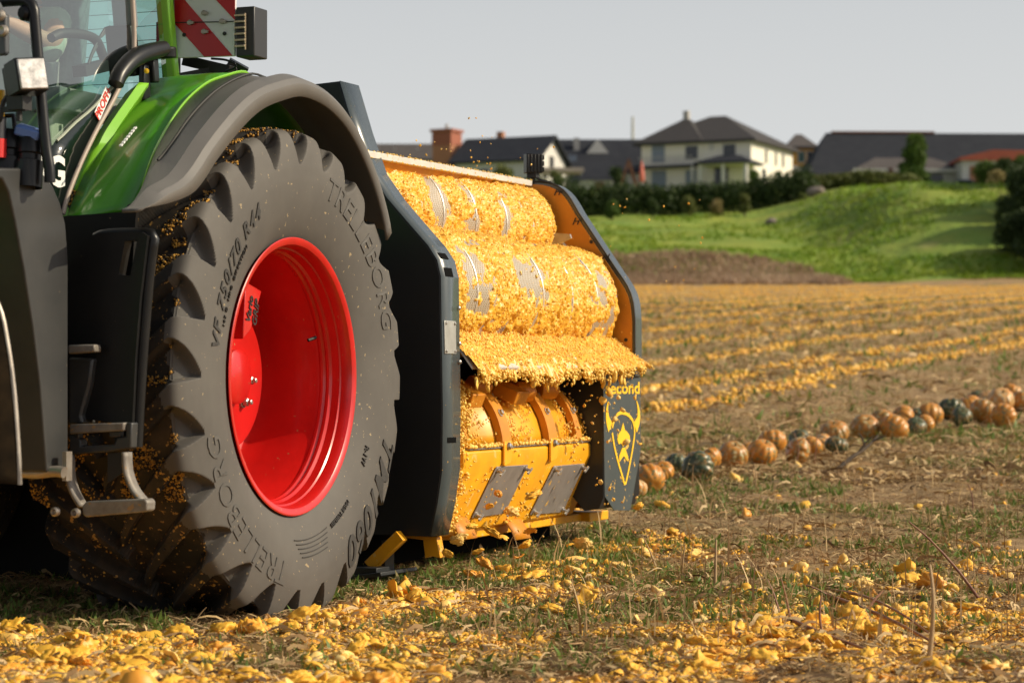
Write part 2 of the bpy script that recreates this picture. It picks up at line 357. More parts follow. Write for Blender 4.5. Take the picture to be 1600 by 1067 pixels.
tag(link_mesh('dry_maize', np_mesh('dry_maize', V, Fq), dry_m), 'withered brown maize standing in a block at the end of the field', 'maize', kind='stuff')

# ================================================================== THE TRACTOR
tractor = tag(empty('tractor', T.o, -R(T.deg)), 'green tractor with a red rear rim and a big muddy tyre', 'tractor')
ZC, VM = 1.012, -0.345                               # hub height, tyre mid-plane
def env_tables():
    P = np.array([(-.035, .560), (-.012, .580), (.004, .606), (.020, .64), (.040, .70), (.056, .77), (.062, .84), (.060, .90), (.052, .955), (.040, 1.005), (.024, 1.040), (.004, 1.056), (-.03, 1.061), (-.15, 1.066), (VM, 1.070)])
    d = np.r_[0, np.cumsum(np.hypot(*np.diff(P, axis=0).T))]; return P, d
def tyre_arrays():
    P, d = env_tables(); S = d[-1]; ns = 84
    s = np.r_[np.linspace(0, .30, 12)[:-1], np.linspace(.30, S, ns - 11)]
    v = np.interp(s, d, P[:, 0]); r = np.interp(s, d, P[:, 1])
    for _ in range(3): v[1:-1] = (v[:-2] + 2 * v[1:-1] + v[2:]) / 4; r[1:-1] = (r[:-2] + 2 * r[1:-1] + r[2:]) / 4
    c = S - s                                        # arc distance from the tread's centre line
    nv = -np.gradient(r); nr = np.gradient(v); L = np.hypot(nv, nr); nv, nr = -nv / L, -nr / L   # inward normal
    if nr[-1] > 0: nv, nr = -nv, -nr
    NA = 25 * 92; a = np.arange(NA) * 2 * math.pi / NA; pitch = 2 * math.pi / 25
    def half(off):
        c_tr = .335; c_end = .335 + .175
        sweep = -.36 * (np.minimum(c, c_tr) / c_tr) ** .8 - .02 * np.clip((c - c_tr) / .17, 0, 1)
        hw = np.interp(c, [0, .03, .12, c_tr, c_tr + .05], [.030, .030, .034, .044, .046])
        x = np.clip((c - c_tr) / (c_end - c_tr), 0, 1)
        dn_ = (off + sweep[None] - a[:, None]) % pitch                               # angle below a lug's centre line
        e0 = dn_ - hw[None]; full = (pitch - 2 * hw)[None]                           # 0 at the upper lug's abrupt edge
        lim = full * np.clip(1 - x[None] ** 1.5, 0, 1) ** .8                         # the groove closes towards that edge
        s0 = .011; s1 = .013 + .022 * x[None]; m = np.clip(e0 / s0 + .5, 0, 1) * np.clip((lim - e0) / s1 + .5, 0, 1); m = m * m * (3 - 2 * m)
        m = m * (c[None] < c_end) * 1.0
        dep = np.interp(c, [0, c_tr, c_tr + .08, c_end], [.064, .068, .070, .040])
        return m * dep[None]
    out = []
    for side, off in ((1, .055), (-1, .055 + pitch / 2)):
        D = half(off); vv = v[None] + nv[None] * D; rr = r[None] + nr[None] * D
        if side < 0: vv = 2 * VM - vv; vv, rr, D = vv[:, ::-1][:, 1:], rr[:, ::-1][:, 1:], D[:, ::-1][:, 1:]
        out.append((vv, rr, D))
    vv = np.concatenate([o[0] for o in out], 1); rr = np.concatenate([o[1] for o in out], 1); D = np.concatenate([o[2] for o in out], 1)
    V = np.stack([vv, rr * np.cos(a)[:, None], ZC + rr * np.sin(a)[:, None]], -1); m = V.shape[1]
    i = np.arange(NA)[:, None]; j = np.arange(m - 1)[None]; q = lambda I, J: (I % NA) * m + J
    F = np.stack([q(i, j), q(i, j + 1), q(i + 1, j + 1), q(i + 1, j)], -1).reshape(-1, 4)
    fv = vv.reshape(-1)[F].mean(1); fr = rr.reshape(-1)[F].mean(1); fd = D.reshape(-1)[F].mean(1)
    mi = ((fv + .05 * (hash_noise(fv * 22 + 9, np.arctan2(0 * fr, fr) + np.arange(len(fv)) // m * .09, 1.0, 8) - .5) < -.035) & (fr > .8)).astype(int)
    return V.reshape(-1, 3), F, mi, (P, d)
tv, tf, tm, _ = tyre_arrays()
tyre = link_mesh('tyre', np_mesh('tyre', tv, tf, tm), [rubber, mud], tractor, 42)
_P, _ = env_tables(); _pr = _P[:11]
def side_v(r): return np.interp(r, _pr[:, 1], _pr[:, 0])
def tyre_text(txt, size, r0, ang, m, name='lettering', ext=.003, bold=0.0, shear=0.0, spacing=1.0, stretch=1.0):
    """letters running clockwise round the outer sidewall, tops outward; ang = middle of the word"""
    v, f = text_mesh(txt, size, ext, bold, shear, spacing); x = v[:, 0] * stretch; r = r0 + v[:, 1]; a = R(ang) - x / (r0 + size * .35)
    V = np.stack([side_v(r) + .0029 + v[:, 2], r * np.cos(a), ZC + r * np.sin(a)], 1)
    # seen from outside (looking along -x) u runs to the right, so the angle falls along the word
    me = bpy.data.meshes.new(name); me.from_pydata(V.tolist(), [], f); me.update(); return link_mesh(name, me, m, tyre)
def side_ang(px, py, v=.05):
    p = T.V(px, py, v); return math.degrees(math.atan2(p.z - ZC, p.y)), math.hypot(p.y, p.z - ZC)
tyre_text('TRELLEBORG', .15, .80, (side_ang(517, 312)[0] + side_ang(594, 492)[0]) / 2, emboss, shear=.25, spacing=1.05, ext=.0010)
tyre_text('TRELLEBORG', .15, .80, (side_ang(432, 888)[0] + side_ang(338, 712)[0]) / 2, emboss, shear=.25, spacing=1.05, ext=.0010)
tyre_text('TM1060', .19, .83, side_ang(572, 765)[0], emboss_d, bold=.004, shear=.3, spacing=1.1)
tyre_text('VF 750/70 R44', .095, .775, side_ang(372, 430)[0] + 2, emboss_d, ext=.0012, bold=.002, shear=.2, spacing=1.25)
tyre_text('R-1W', .04, .70, side_ang(563, 700)[0], emboss_d); tyre_text('MADE TUBELESS', .028, .70, side_ang(528, 785)[0], emboss_d)
tyre_text('165 D  NRO  DIRECTION', .030, .735, side_ang(384, 470)[0], emboss_d, spacing=1.2)
mb = MB()                                            # moulded rings and the little square emblem low on the sidewall
for k in range(5): 
    rr = .70 + k * .018; a0, a1 = R(-96 + k), R(-70 - k); pts = [(float(side_v(rr)) + .002, rr * math.cos(a0 + (a1 - a0) * i / 10), ZC + rr * math.sin(a0 + (a1 - a0) * i / 10)) for i in range(11)]; mb.tube(pts, .0022, 5)
mb.build('moulded_rings', emboss_d, tyre)
# lumps of pulp and soil stuck in the tread
n = 5200; a = rng.uniform(0, 2 * math.pi, n); vv = rng.uniform(-.66, .0, n); idx = None
P_, F_ = tv, tf
fc = tv[tf].mean(1); cand = np.where((tm == 1) & (fc[:, 0] > -.70))[0]; fn = np.cross(tv[tf[:, 1]] - tv[tf[:, 0]], tv[tf[:, 3]] - tv[tf[:, 0]]); fn /= np.linalg.norm(fn, axis=1)[:, None] + 1e-9
rad = np.stack([np.zeros(len(fc)), fc[:, 1], fc[:, 2] - ZC], 1); sgn = np.sign((fn * rad).sum(1)); fn *= sgn[:, None]
pk = rng.choice(cand, 110000); ang = np.degrees(np.arctan2(fc[pk, 2] - ZC, fc[pk, 1]))
clump = hash_noise(ang * .3 + 80, fc[pk, 0] * 12 + 50, 1.0, 5); up = (np.degrees(np.arctan2(fc[pk, 2] - ZC, np.abs(fc[pk, 1]))) > -30)
pk = pk[(clump > .50) & (up | (rng.random(len(pk)) < .03))]; n = len(pk)
crumbs = [lump(1, .35, .7, rng) for _ in range(5)]
V, Fq, ci = scatter(crumbs, rand_rot(n), fc[pk] + fn[pk] * .004, rng.uniform(.0022, .0075, n) * rng.uniform(.6, 1.3, n))
tag(link_mesh('tread_crumbs', np_mesh('tread_crumbs', V, Fq, (rng.random(n) < .40).astype(int)[ci]), [mat('soiled_flesh', (.62, .33, .045), .8, c2=(.26, .13, .025), scale=30), mud], tyre), kind='stuff')

# rim
mb = MB(); prof = [(-.010, .572), (.002, .590), (.010, .598), (.013, .594), (.012, .580), (.004, .567), (-.010, .560), (-.045, .556), (-.050, .549), (-.085, .545), (-.095, .535), (-.105, .5345), (-.115, .541), (-.125, .533), (-.135, .533), (-.146, .539), (-.16, .535),
                   (-.24, .528), (-.36, .519), (-.44, .512), (-.46, .500), (-.465, .485), (-.475, .47), (-.475, .44), (-.50, .42), (-.505, .36), (-.43, .335), (-.335, .325), (-.322, .318), (-.318, .30), (-.318, .06), (-.318, .0)]
def lathe_x(mb, prof, n=96):
    m = len(prof); V = [(h, r * math.cos(2 * math.pi * k / n), ZC + r * math.sin(2 * math.pi * k / n)) for h, r in prof for k in range(n)]
    mb.add(V, [[i * n + k, i * n + (k + 1) % n, (i + 1) * n + (k + 1) % n, (i + 1) * n + k] for i in range(m - 1) for k in range(n)])
lathe_x(mb, prof); rim = mb.build('rim', red, tractor, 28)
for k in (0, 1, 5, 6):
    a = R(-5.6 - 36 * k); c = Vector((-.318, .168 * math.cos(a), ZC + .168 * math.sin(a))); mb = MB()
    mb.lathe([(0, 0), (0, .026), (.008, .026), (.010, .019)], c, (1, 0, 0), 20); mb.lathe([(.009, .0185), (.030, .0185), (.034, .013), (.034, .0)], c, (1, 0, 0), 6); mb.lathe([(.033, .011), (.048, .011), (.05, .008), (.05, 0)], c, (1, 0, 0), 12)
    mb.build('wheel_bolt', bolt_m, rim, 30)
mb = MB(); c = Vector((-.318, 0, ZC)); mb.lathe([(0, .12), (.05, .118), (.06, .10), (.06, 0)], c, (1, 0, 0), 32); mb.build('hub_cap', red, rim, 30)
vp = [T.V(px, py, -.20) for px, py in ((380, 530), (384, 440), (409, 455), (392, 515))]
mb = MB(); mb.prism(vp, (-.10, 0, 0)); gp = mb.build('grip_bracket', red, rim, bevel=.004)
v, f = text_mesh('Vario\nGRIP', .06, .001, .001, .2)
c = T.V(394, 486, -.198); ca, sa = math.cos(R(74)), math.sin(R(74)); v = v * .92; yc = v[:, 1].mean()
V = np.stack([np.full(len(v), c.x) + .0015 + v[:, 2], c.y + v[:, 0] * ca - (v[:, 1] - yc) * sa, c.z + v[:, 0] * sa + (v[:, 1] - yc) * ca], 1)
me = bpy.data.meshes.new('grip_lettering'); me.from_pydata(V.tolist(), [], f); me.update(); link_mesh('grip_lettering', me, print_dark, rim)
mb = MB(); mb.tube([(-.13, .50 * math.cos(R(20)), ZC + .52 * math.sin(R(20))), (-.15, .46 * math.cos(R(20)), ZC + .48 * math.sin(R(20)))], .008, 8); mb.build('valve', dark, rim)

# fender: lines read off the photo on planes parallel to the tractor's side
def arc(v, r, a0, a1, n, cz=ZC, cu=0.0): return [Vector((v, cu + r * math.cos(R(a0 + (a1 - a0) * i / (n - 1))), cz + r * math.sin(R(a0 + (a1 - a0) * i / (n - 1))))) for i in range(n)]
NL = 60
lip_in = resample([T.V(px, py, .075) for px, py in ((217, 327), (262, 318), (298, 304), (318, 283), (338, 252), (362, 220), (388, 190), (412, 170), (440, 158), (472, 151), (505, 163), (532, 186), (552, 214), (570, 250), (585, 288), (596, 325), (603, 355), (606, 375))], NL)
def lift(line, dv, dr, n=len(lip_in)):
    out = []
    for i, p in enumerate(line):
        w = smooth(0, .12, i / n) ; q = Vector((0, p.y, p.z - ZC)); q = q * (1 + dr * float(w) / q.length); out.append(Vector((p.x + dv, q.y, q.z + ZC)))
    return out
l_face = lift(lip_in, .0, .055); l_edge = lift(lip_in, -.020, .078); l_top = lift(lip_in, -.075, .100)
gl = resample([T.V(px, py, -.27) for px, py in ((216, 327), (226, 285), (240, 243), (262, 200), (290, 160), (322, 132), (352, 120), (383, 114))] + arc(-.27, 1.30, 82, 34, 6), NL)
cre = [l_top[i].lerp(gl[i], .52) + Vector((0, 0, .004)) for i in range(NL)]
mb = MB(); mb.loft([lip_in, l_face, l_edge, l_top, [p + Vector((-.002, 0, -.004)) for p in cre], gl]); fend = mb.build('fender_extension', grey_pl, tractor, 20, solid=.012, fix=True)
mb = MB(); mb.tube([p + Vector((.0, 0, 0)) + Vector((0, p.y, p.z - ZC)).normalized() * .004 for p in cre[8:48]], .0055, 6); mb.build('fender_groove', dark, fend)
mb = MB(); mb.tube([p + Vector((0, p.y, p.z - ZC)).normalized() * .004 for p in gl], .006, 6); mb.build('fender_seam', lime, fend)
# green wing between the grey extension and the cab
gi = resample([T.V(px, py, q) for px, py, q in ((103, 345, -.56), (112, 318, -.59), (128, 280, -.63), (150, 235, -.66), (172, 200, -.68), (196, 170, -.69), (222, 152, -.70))] + [Vector((-.70, .02, 2.33)), Vector((-.70, .30, 2.32)), Vector((-.70, .62, 2.17)), Vector((-.70, .92, 1.92)), Vector((-.70, 1.05, 1.72))], NL)
NLr = NL
m1 = [gl[i].lerp(gi[i], .35) + Vector((0, gl[i].y, gl[i].z - ZC)).normalized() * .008 for i in range(NL)]
m2 = [gl[i].lerp(gi[i], .75) + Vector((0, gl[i].y, gl[i].z - ZC)).normalized() * .006 for i in range(NL)]
mb = MB(); mb.loft([gl, m1, m2, gi]); wing = mb.build('fender', green, tractor, 45, solid=.01, fix=True)
for px, py in ((113, 340), (157, 334), (203, 325)):
    c = T.V(px, py, -.27 - .43 * (216 - px) / 113); mb = MB(); mb.lathe([(0, .014), (.008, .014), (.012, .009), (.012, 0)], c + Vector((.012, -.014, 0)), (.4, -.9, .1), 12); mb.build('fender_bolt', black_pl, wing)
s0, s1 = T.V(187, 242, -.40), T.V(212, 211, -.40); mb = MB()
for k in range(7):
    q0 = s0.lerp(s1, k / 7 + .02); q1 = s0.lerp(s1, (k + 1) / 7 - .03); mb.bar(q0 + Vector((.02, -.03, .03)), q1 + Vector((.02, -.03, .03)), .012, .006)
mb.build('fender_sticker', white_p, wing)
# bright raised rib beside the cab
rib = resample([T.V(px, py, -.66) for px, py in ((97, 350), (110, 312), (128, 270), (150, 222), (172, 188), (192, 160), (206, 140))], 30)
mb = MB(); mb.loft([[p + Vector((-.02, -.02, -.02)) for p in rib], [p + Vector((.03, .01, .03)) for p in rib], [p + Vector((.055, .05, .03)) for p in rib], [p + Vector((.02, .09, -.02)) for p in rib]]); mb.build('fender_rib', lime, wing, 60, solid=.01, fix=True)
mb = MB(); pts = [T.U(px, py, -1.13) for px, py in ((98, 338), (213, 330), (211, 352), (205, 450), (98, 450))]; mb.prism(pts, (0, .02, 0)); mb.build('inner_wing_panel', black_pl, tractor)

# cab ------------------------------------------------------------------
VG = -.62
def gpt(px, py, v=VG): return T.V(px, py, v)
door_edge = resample([gpt(*p) for p in ((199, -60), (203, 0), (206, 60), (203, 96), (190, 122), (172, 158), (146, 205), (122, 255), (102, 305), (94, 335))], 26)
front_top = gpt(-300, -60); front_bot = gpt(-300, 335)
mb = MB(); mb.add([front_bot, front_top] + door_edge, [list(range(len(door_edge) + 2))]); door = mb.build('door_glass', glass, tractor)
mb = MB(); mb.tube([p + Vector((.012, .0, 0)) for p in door_edge], .011, 8); mb.build('door_seal', mat('door_seal', (.36, .29, .24), .5), door, 60)
band = [p + Vector((.004, 0, 0)) for p in door_edge[8:]]; inner = resample([gpt(*p, VG + .004) for p in ((190, 118), (164, 146), (140, 172), (116, 192), (96, 212), (80, 228), (74, 250), (70, 300), (66, 335))], len(band))
mb = MB(); mb.loft([band, inner]); mb.build('door_lower_trim', mat('black_glass', (.006, .012, .010), .12), door, solid=.004)
mb = MB(); mb.tube([p + Vector((.006, 0, 0)) for p in inner[:12]], .007, 6); mb.build('trim_edge', mat('trim_edge', (.26, .29, .22), .5), door, 60)
def flat_text(txt, size, o, ex, ey, m, parent, name='lettering', bold=.0, ext=.001, spacing=1.0, shear=0.0):
    v, f = text_mesh(txt, size, ext, bold, shear, spacing); ex = Vector(ex).normalized(); ey = Vector(ey).normalized(); n_ = ex.cross(ey); V = [Vector(o) + ex * p[0] + ey * p[1] + n_ * p[2] for p in v]
    me = bpy.data.meshes.new(name); me.from_pydata(V, [], f); me.update(); return link_mesh(name, me, m, parent)
flat_text('40 kG', .17, gpt(68, 287, VG + .012) + Vector((0, -.05, 0)), (0, 1, 0), (0, 0, 1), white_p, door, bold=.006)
sa_, sb_ = gpt(151, 182, VG + .012), gpt(169, 141, VG + .012)
mb = MB(); d_ = (sb_ - sa_); up_ = Vector((0, -d_.z, d_.y)).normalized() * .05; mb.prism([sa_ - up_ * .5, sb_ - up_ * .5, sb_ + up_ * .5, sa_ + up_ * .5], (.003, 0, 0)); st = mb.build('door_sticker', white_p, door)
flat_text('PROFI+', .052, (sa_ + sb_) / 2 + Vector((.0045, 0, 0)) - up_ * .33, d_, up_, mat('red_print', (.6, .03, .02), .5), door, bold=.001)
# pillars and body of the cab
mb = MB()
def px_bar(mb, a, b, v, w, dp): mb.bar(T.V(*a, v), T.V(*b, v), dp, w, up=(1, 0, 0))
mb.bar(T.V(252, -60, -.80), T.V(268, 130, -.80), .05, .07, up=(1, 0, 0)); mb.build('rear_pillar', lime, tractor, bevel=.01)
mb = MB(); mb.bar(T.V(188, -60, -.72), T.V(197, 45, -.72), .05, .10, up=(1, 0, 0)); mb.build('door_pillar', mat('pillar_grey', (.16, .18, .20), .5), tractor, bevel=.008)
mb = MB(); mb.bar(T.V(188, 40, -.715), T.V(196, 120, -.715), .06, .13, up=(1, 0, 0)); mb.build('pillar_cover', black_pl, tractor, bevel=.01)
mb = MB(); mb.add([T.V(207, -60, -.74), T.V(246, -60, -.78), T.V(262, 130, -.78), T.V(240, 138, -.74), T.V(208, 105, -.74)], [[0, 1, 2, 3, 4]]); mb.build('side_window', glass, tractor)
mb = MB(); mb.box((-1.33, -.55, 1.45), (1.35, 1.9, .25)); mb.box((-1.33, .38, 1.85), (1.3, .06, .62)); mb.build('cab_floor', mat('cab_trim', (.22, .24, .23), .8), tractor, bevel=.02)
mb = MB(); mb.box((-1.33, -.55, 3.12), (1.6, 2.1, .16)); mb.build('cab_roof', green, tractor, bevel=.05)
for (vv_, uu_) in ((-.70, -1.45), (-1.96, -1.45), (-1.96, .38), (-.84, .42)):
    mb = MB(); mb.bar((vv_, uu_, 1.5), (vv_ * .98 - .02, uu_, 3.1), .06, .06, up=(1, 0, 0)); mb.build('cab_pillar', black_pl, tractor, bevel=.01)
mb = MB(); mb.add([(-1.98, -1.45, 1.55), (-1.98, .38, 1.75), (-1.95, .38, 3.08), (-1.95, -1.45, 3.08)], [[0, 1, 2, 3]]); mb.build('far_side_glass', glass, tractor)
mb = MB(); mb.add([(-.88, .44, 2.1), (-1.92, .44, 2.1), (-1.92, .44, 3.08), (-.88, .44, 3.08)], [[0, 1, 2, 3]]); rw = mb.build('rear_window', glass_dk, tractor)
mb = MB()
for k in range(12): mb.bar((-.9, .434, 2.18 + k * .065), (-1.9, .434, 2.18 + k * .065), .0022, .0022)
mb.build('heating_wires', dark, rw)
# what shows through the glass: seat, backrest, steering wheel, console
trim2 = mat('seat_cloth', (.24, .28, .30), .9, c2=(.18, .21, .23), scale=20)
mb = MB(); mb.box((-1.46, .0, 2.02), (.50, .52, .16)); seat = mb.build('seat', trim2, tractor, bevel=.05)
mb = MB(); mb.box((-1.46, .32, 2.46), (.40, .12, .74), Matrix.Rotation(R(-8), 3, 'X')); mb.build('seat_backrest', trim2, tractor, bevel=.05)
mb = MB(); mb.box((-1.46, .02, 1.75), (.40, .42, .40)); mb.build('seat_base', black_pl, tractor, bevel=.03)
mb = MB(); mb.box((-.96, -.16, 2.20), (.17, .62, .10)); mb.tube([(-.95, -.40, 2.25), (-.95, -.42, 2.36)], [.02, .035], 10); mb.build('armrest', mat('armrest_grey', (.22, .24, .22), .7), tractor, bevel=.025)
cst = Vector((-1.46, -.60, 2.46)); mb = MB(); ring = [cst + Vector((.20 * math.cos(t), .10 * math.sin(t), .17 * math.sin(t))) for t in np.linspace(0, 2 * math.pi, 33)]; mb.tube(ring, .016, 8, False); mb.tube([cst + Vector((-.2, 0, 0)), cst, cst + Vector((.2, 0, 0))], .012, 6); mb.tube([cst, cst + Vector((0, -.22, -.62))], [.04, .06], 10); mb.build('steering_wheel', black_pl, tractor, 60)
mb = MB(); mb.box((-1.30, -1.0, 2.02), (.7, .28, .5)); mb.build('dashboard', mat('dash_grey', (.26, .29, .29), .8), tractor, bevel=.06)
# dark bar with hoses seen through the rear window
mb = MB(); mb.tube(resample([T.V(px, py, -1.05) for px, py in ((80, 60), (95, 53), (118, 53), (140, 57), (152, 66), (160, 85), (165, 98))], 20), .022, 8)
mb.bar(T.V(124, 112, -1.05), T.V(182, 98, -1.05), .05, .07, up=(1, 0, 0)); 
for q in (((165, 44), (155, 60), (145, 80), (138, 100)), ((172, 42), (160, 56), (150, 62)), ((152, 72), (144, 86), (140, 98))): mb.tube(resample([T.V(px, py, -1.04) for px, py in q], 12), .006, 6)
mb.build('lift_control', dark, tractor, 50)
# pale rounded console under the door glass
mb = MB(); pts = resample([T.V(px, py, -.95) for px, py in ((78, 240), (78, 190), (86, 172), (112, 164), (125, 172), (118, 210), (100, 250), (78, 240))], 30); mb.prism(pts[:-1], (-.2, 0, 0)); mb.build('side_console', mat('console_cream', (.36, .40, .32), .7), tractor, bevel=.02)

# curved grab handle at the rear of the door
h = resample([T.V(px, py, -.58) for px, py in ((181, 132), (186, 118), (200, 100), (216, 88), (236, 81), (256, 76))], 22)
mb = MB(); mb.tube(h, [.034 + .006 * math.sin(math.pi * i / 21) for i in range(22)], 14); hd = mb.build('grab_handle', black_pl, tractor, 60)
mb = MB(); mb.tube([T.V(258, 74, -.60), T.V(259, 92, -.60)], .05, 12); mb.bar(T.V(236, 92, -.62), T.V(238, 130, -.62), .05, .05, up=(1, 0, 0)); mb.box(T.V(226, 130, -.63), (.03, .06, .16)); mb.build('handle_bracket', black_pl, tractor, bevel=.008)
mb = MB(); mb.lathe([(0, .011), (.02, .011), (.022, 0)], T.V(229, 112, -.60), (.5, -.86, 0), 10); mb.build('marker_stud', logo_y, hd)
# warning board with folding lower half, its bracket and the lamp box
UB = .34
def bp_(px, py, u=UB): return T.U(px, py, u)
A, B_, C_, D_ = bp_(272, -75), bp_(368, -78), bp_(366, 88), bp_(272, 91)
mb = MB(); mb.prism([A, B_, C_, D_], (0, .018, 0)); board = mb.build('warning_board', mat('board_white', (.62, .63, .63), .35, c2=(.56, .57, .57), scale=5), tractor, bevel=.002)
red_refl = mat('reflective_red', (.42, .008, .012), .35)
def brd(poly): 
    mb = MB(); mb.prism([bp_(*p, UB - .0035) for p in poly], (0, .003, 0)); mb.build('red_stripe', red_refl, board, None)
brd(((272, -40), (272, 37), (319, 89), (363, 88.5))) if False else None
brd(((272.5, 0), (288, 0), (363, 87.5), (319, 89), (272.5, 37))); brd(((272.5, -74), (272.5, -20), (288, -2), (272.5, -2))); brd(((337, 0), (367, 0), (367, 32)))
brd(((290, -72), (366.5, -75), (366.5, -2), (337, -2)))
mb = MB(); mb.bar(bp_(272, 36, UB - .006), bp_(367, 34, UB - .006), .003, .004)
mb.build('board_joint', dark, board)
for p in ((320, 21), (320, 50), (298, 36), (348, 34)):
    mb = MB(); mb.lathe([(0, .012), (.012, .012), (.014, .006), (.014, 0)], bp_(*p, UB - .004), (0, -1, 0), 12); mb.bar(bp_(p[0] - 5, p[1], UB - .016), bp_(p[0] + 5, p[1], UB - .016), .01, .012); mb.build('board_clip', steel, board)
for p in ((288, 55), (351, 53)):
    mb = MB(); mb.lathe([(0, .009), (.004, .009), (.005, 0)], bp_(*p, UB - .004), (0, -1, 0), 12); mb.build('board_rivet', dark, board)
mb = MB(); mb.prism([bp_(245, 36), bp_(273, 33), bp_(273, 90), bp_(262, 90), bp_(262, 70), bp_(245, 70)], (0, .03, 0)); mb.box(bp_(258, 62, UB - .01), (.08, .03, .16)); mb.build('board_bracket', black_pl, tractor, bevel=.004)
L0, L1 = bp_(369, 90), bp_(398, 10); mb = MB(); mb.box(((L0.x + L1.x) / 2, UB + .06, (L0.z + L1.z) / 2), (abs(L1.x - L0.x), .13, abs(L1.z - L0.z))); lamp = mb.build('rear_lamp_box', mat('lamp_black', (.02, .02, .021), .4), tractor, bevel=.006)
mb = MB()
for k in range(6):
    y = 25 + k * 9.6; mb.bar(bp_(367, y, UB - .022), bp_(383, y - 1, UB - .022), .016, .008); mb.bar(bp_(383, y + 5, UB - .02), bp_(383, y - 4, UB - .02), .006, .006)
mb.build('hinge_clips', mat('brass_clip', (.50, .40, .28), .45, .6), lamp)
mb = MB(); mb.bar(bp_(290, 95, UB + .2), bp_(362, 112, UB + .2), .05, .06, up=(0, 1, 0)); mb.bar(bp_(262, 128, UB + .1), bp_(370, 108, UB + .25), .05, .05, up=(0, 1, 0)); mb.bar(bp_(355, 100, UB + .25), bp_(384, 116, UB + .3), .06, .05, up=(0, 1, 0)); mb.tube(resample([bp_(px, py, UB + .1) for px, py in ((330, 92), (352, 94), (366, 100), (368, 106), (352, 112))], 14), .006, 6); mb.build('board_arm', black_pl, tractor, bevel=.006)

# black tank, caps, front grab bar, lamp, steps --------------------------
tp = [T.V(px, py, -.25) for px, py in ((107, 735), (107, 400), (103, 350), (95, 318), (84, 292), (70, 274), (52, 263), (-30, 262), (-30, 270), (4, 280), (14, 300), (24, 345), (38, 420), (52, 510), (63, 600), (70, 690), (73, 738))]
mb = MB(); mb.prism(tp, (-.75, 0, 0)); tank = mb.build('fuel_tank', tank_pl, tractor, 40, bevel=.045, seg=4)
for (c0, w, hgt, top) in (((13, 262), .062, 52, None), ((45, 264), .052, 46, 'blue')):
    base = T.U(*c0, -1.66) + Vector((0, 0, -.02)); mb = MB(); ht = hgt * .00305
    mb.lathe([(-.05, w), (ht * .35, w), (ht * .38, w * .82), (ht * .52, w * .82), (ht * .56, w * .95), (ht * .95, w * .9), (ht, w * .8), (ht, 0)], base, (0, .1, 1), 24); cp = mb.build('filler_neck', black_pl, tractor, 40)
    if top:
        mb = MB(); mb.box(base + Vector((.0, 0, ht + .015)), (.095, .07, .04), Euler((R(10), R(16), R(20))).to_matrix()); mb.box(base + Vector((-.003, -.010, ht + .032)), (.065, .045, .018), Euler((R(10), R(16), R(20))).to_matrix()); mb.build('blue_cap', mat('blue_plastic', (.10, .18, .45), .35), cp, bevel=.012)
    else:
        mb = MB(); mb.tube([base + Vector((-.04, -.03, ht + .0)), base + Vector((-.03, -.03, ht + .05)), base + Vector((.04, -.03, ht + .05)), base + Vector((.05, -.03, ht))], .010, 8); mb.build('cap_ring', black_pl, cp, 60)
gb = resample([T.U(px, py, -1.66) for px, py in ((-120, 5), (-20, 4), (30, 1), (44, 3), (52, 12), (55, 40), (60, 100), (66, 170), (72, 230), (77, 262), (78, 285))], 46)
mb = MB(); mb.tube(gb, .021, 12); bar = mb.build('grab_bar', black_pl, tractor, 70)
mb = MB(); mb.lathe([(0, .03), (.03, .03), (.04, .02), (.04, 0)], T.U(46, 22, -1.64), (-.3, -1, 0), 16); mb.build('bar_knob', black_pl, bar, 40)
mb = MB(); mb.prism([T.U(px, py, -1.74) for px, py in ((-90, -10), (2, 4), (8, 18), (16, 26), (16, 84), (12, 88), (-90, 92))], (0, -.03, 0)); mp = mb.build('mirror_plate', mat('mirror_grey', (.06, .066, .075), .5), tractor, bevel=.006)
for p in ((1, 25), (6, 49)):
    mb = MB(); mb.lathe([(0, .022), (.012, .022), (.02, .015), (.016, .006), (.016, 0)], T.U(*p, -1.775), (0, -1, 0), 16); mb.build('plate_screw', steel, mp, 40)
# work lamp facing right
lc = T.U(41, 121, -1.75); rot = Euler((R(6), R(-8), R(-32))).to_matrix()
mb = MB(); mb.box(lc, (.10, .12, .125), rot)
for k in range(5): mb.box(lc + rot @ Vector((-.065, -.048 + k * .024, 0)), (.04, .010, .11), rot)
wl = mb.build('work_lamp', black_pl, tractor, bevel=.008)
mb = MB(); mb.box(lc + rot @ Vector((.052, 0, 0)), (.012, .108, .112), rot); lens = mb.build('lamp_lens', mat('lamp_reflector', (.30, .29, .28), .3, .3, c2=(.72, .70, .68), scale=26, bump=.004, bscale=45), wl, bevel=.004)
mb = MB(); mb.box(lc + Vector((-.03, 0, -.095)), (.07, .06, .05)); mb.tube([lc + Vector((-.03, 0, -.09)), lc + Vector((-.03, 0, -.16))], .012, 8); mb.tube(resample([lc + Vector((-.06, .02, -.03)), lc + Vector((-.10, .0, -.09)), lc + Vector((-.12, 0, -.16)), lc + Vector((-.22, 0, -.20))], 12), .009, 6); mb.bar(lc + Vector((-.35, 0, -.115)), lc + Vector((.0, 0, -.115)), .012, .02); mb.build('lamp_bracket', dark, wl, 40)
fx = T.U(2, 175, -1.72); mb = MB(); mb.tube([fx + Vector((-.02, 0, -.02)), fx + Vector((-.02, 0, .08))], .03, 14); mb.build('bottle_cap', mat('signal_yellow', (.75, .45, .02), .4), tractor, 50)
mb = MB(); mb.tube([fx + Vector((-.02, 0, -.10)), fx + Vector((-.02, 0, -.02))], .036, 14); rb = mb.build('spray_bottle', mat('bottle_black', (.03, .03, .04), .4), tractor, 50)
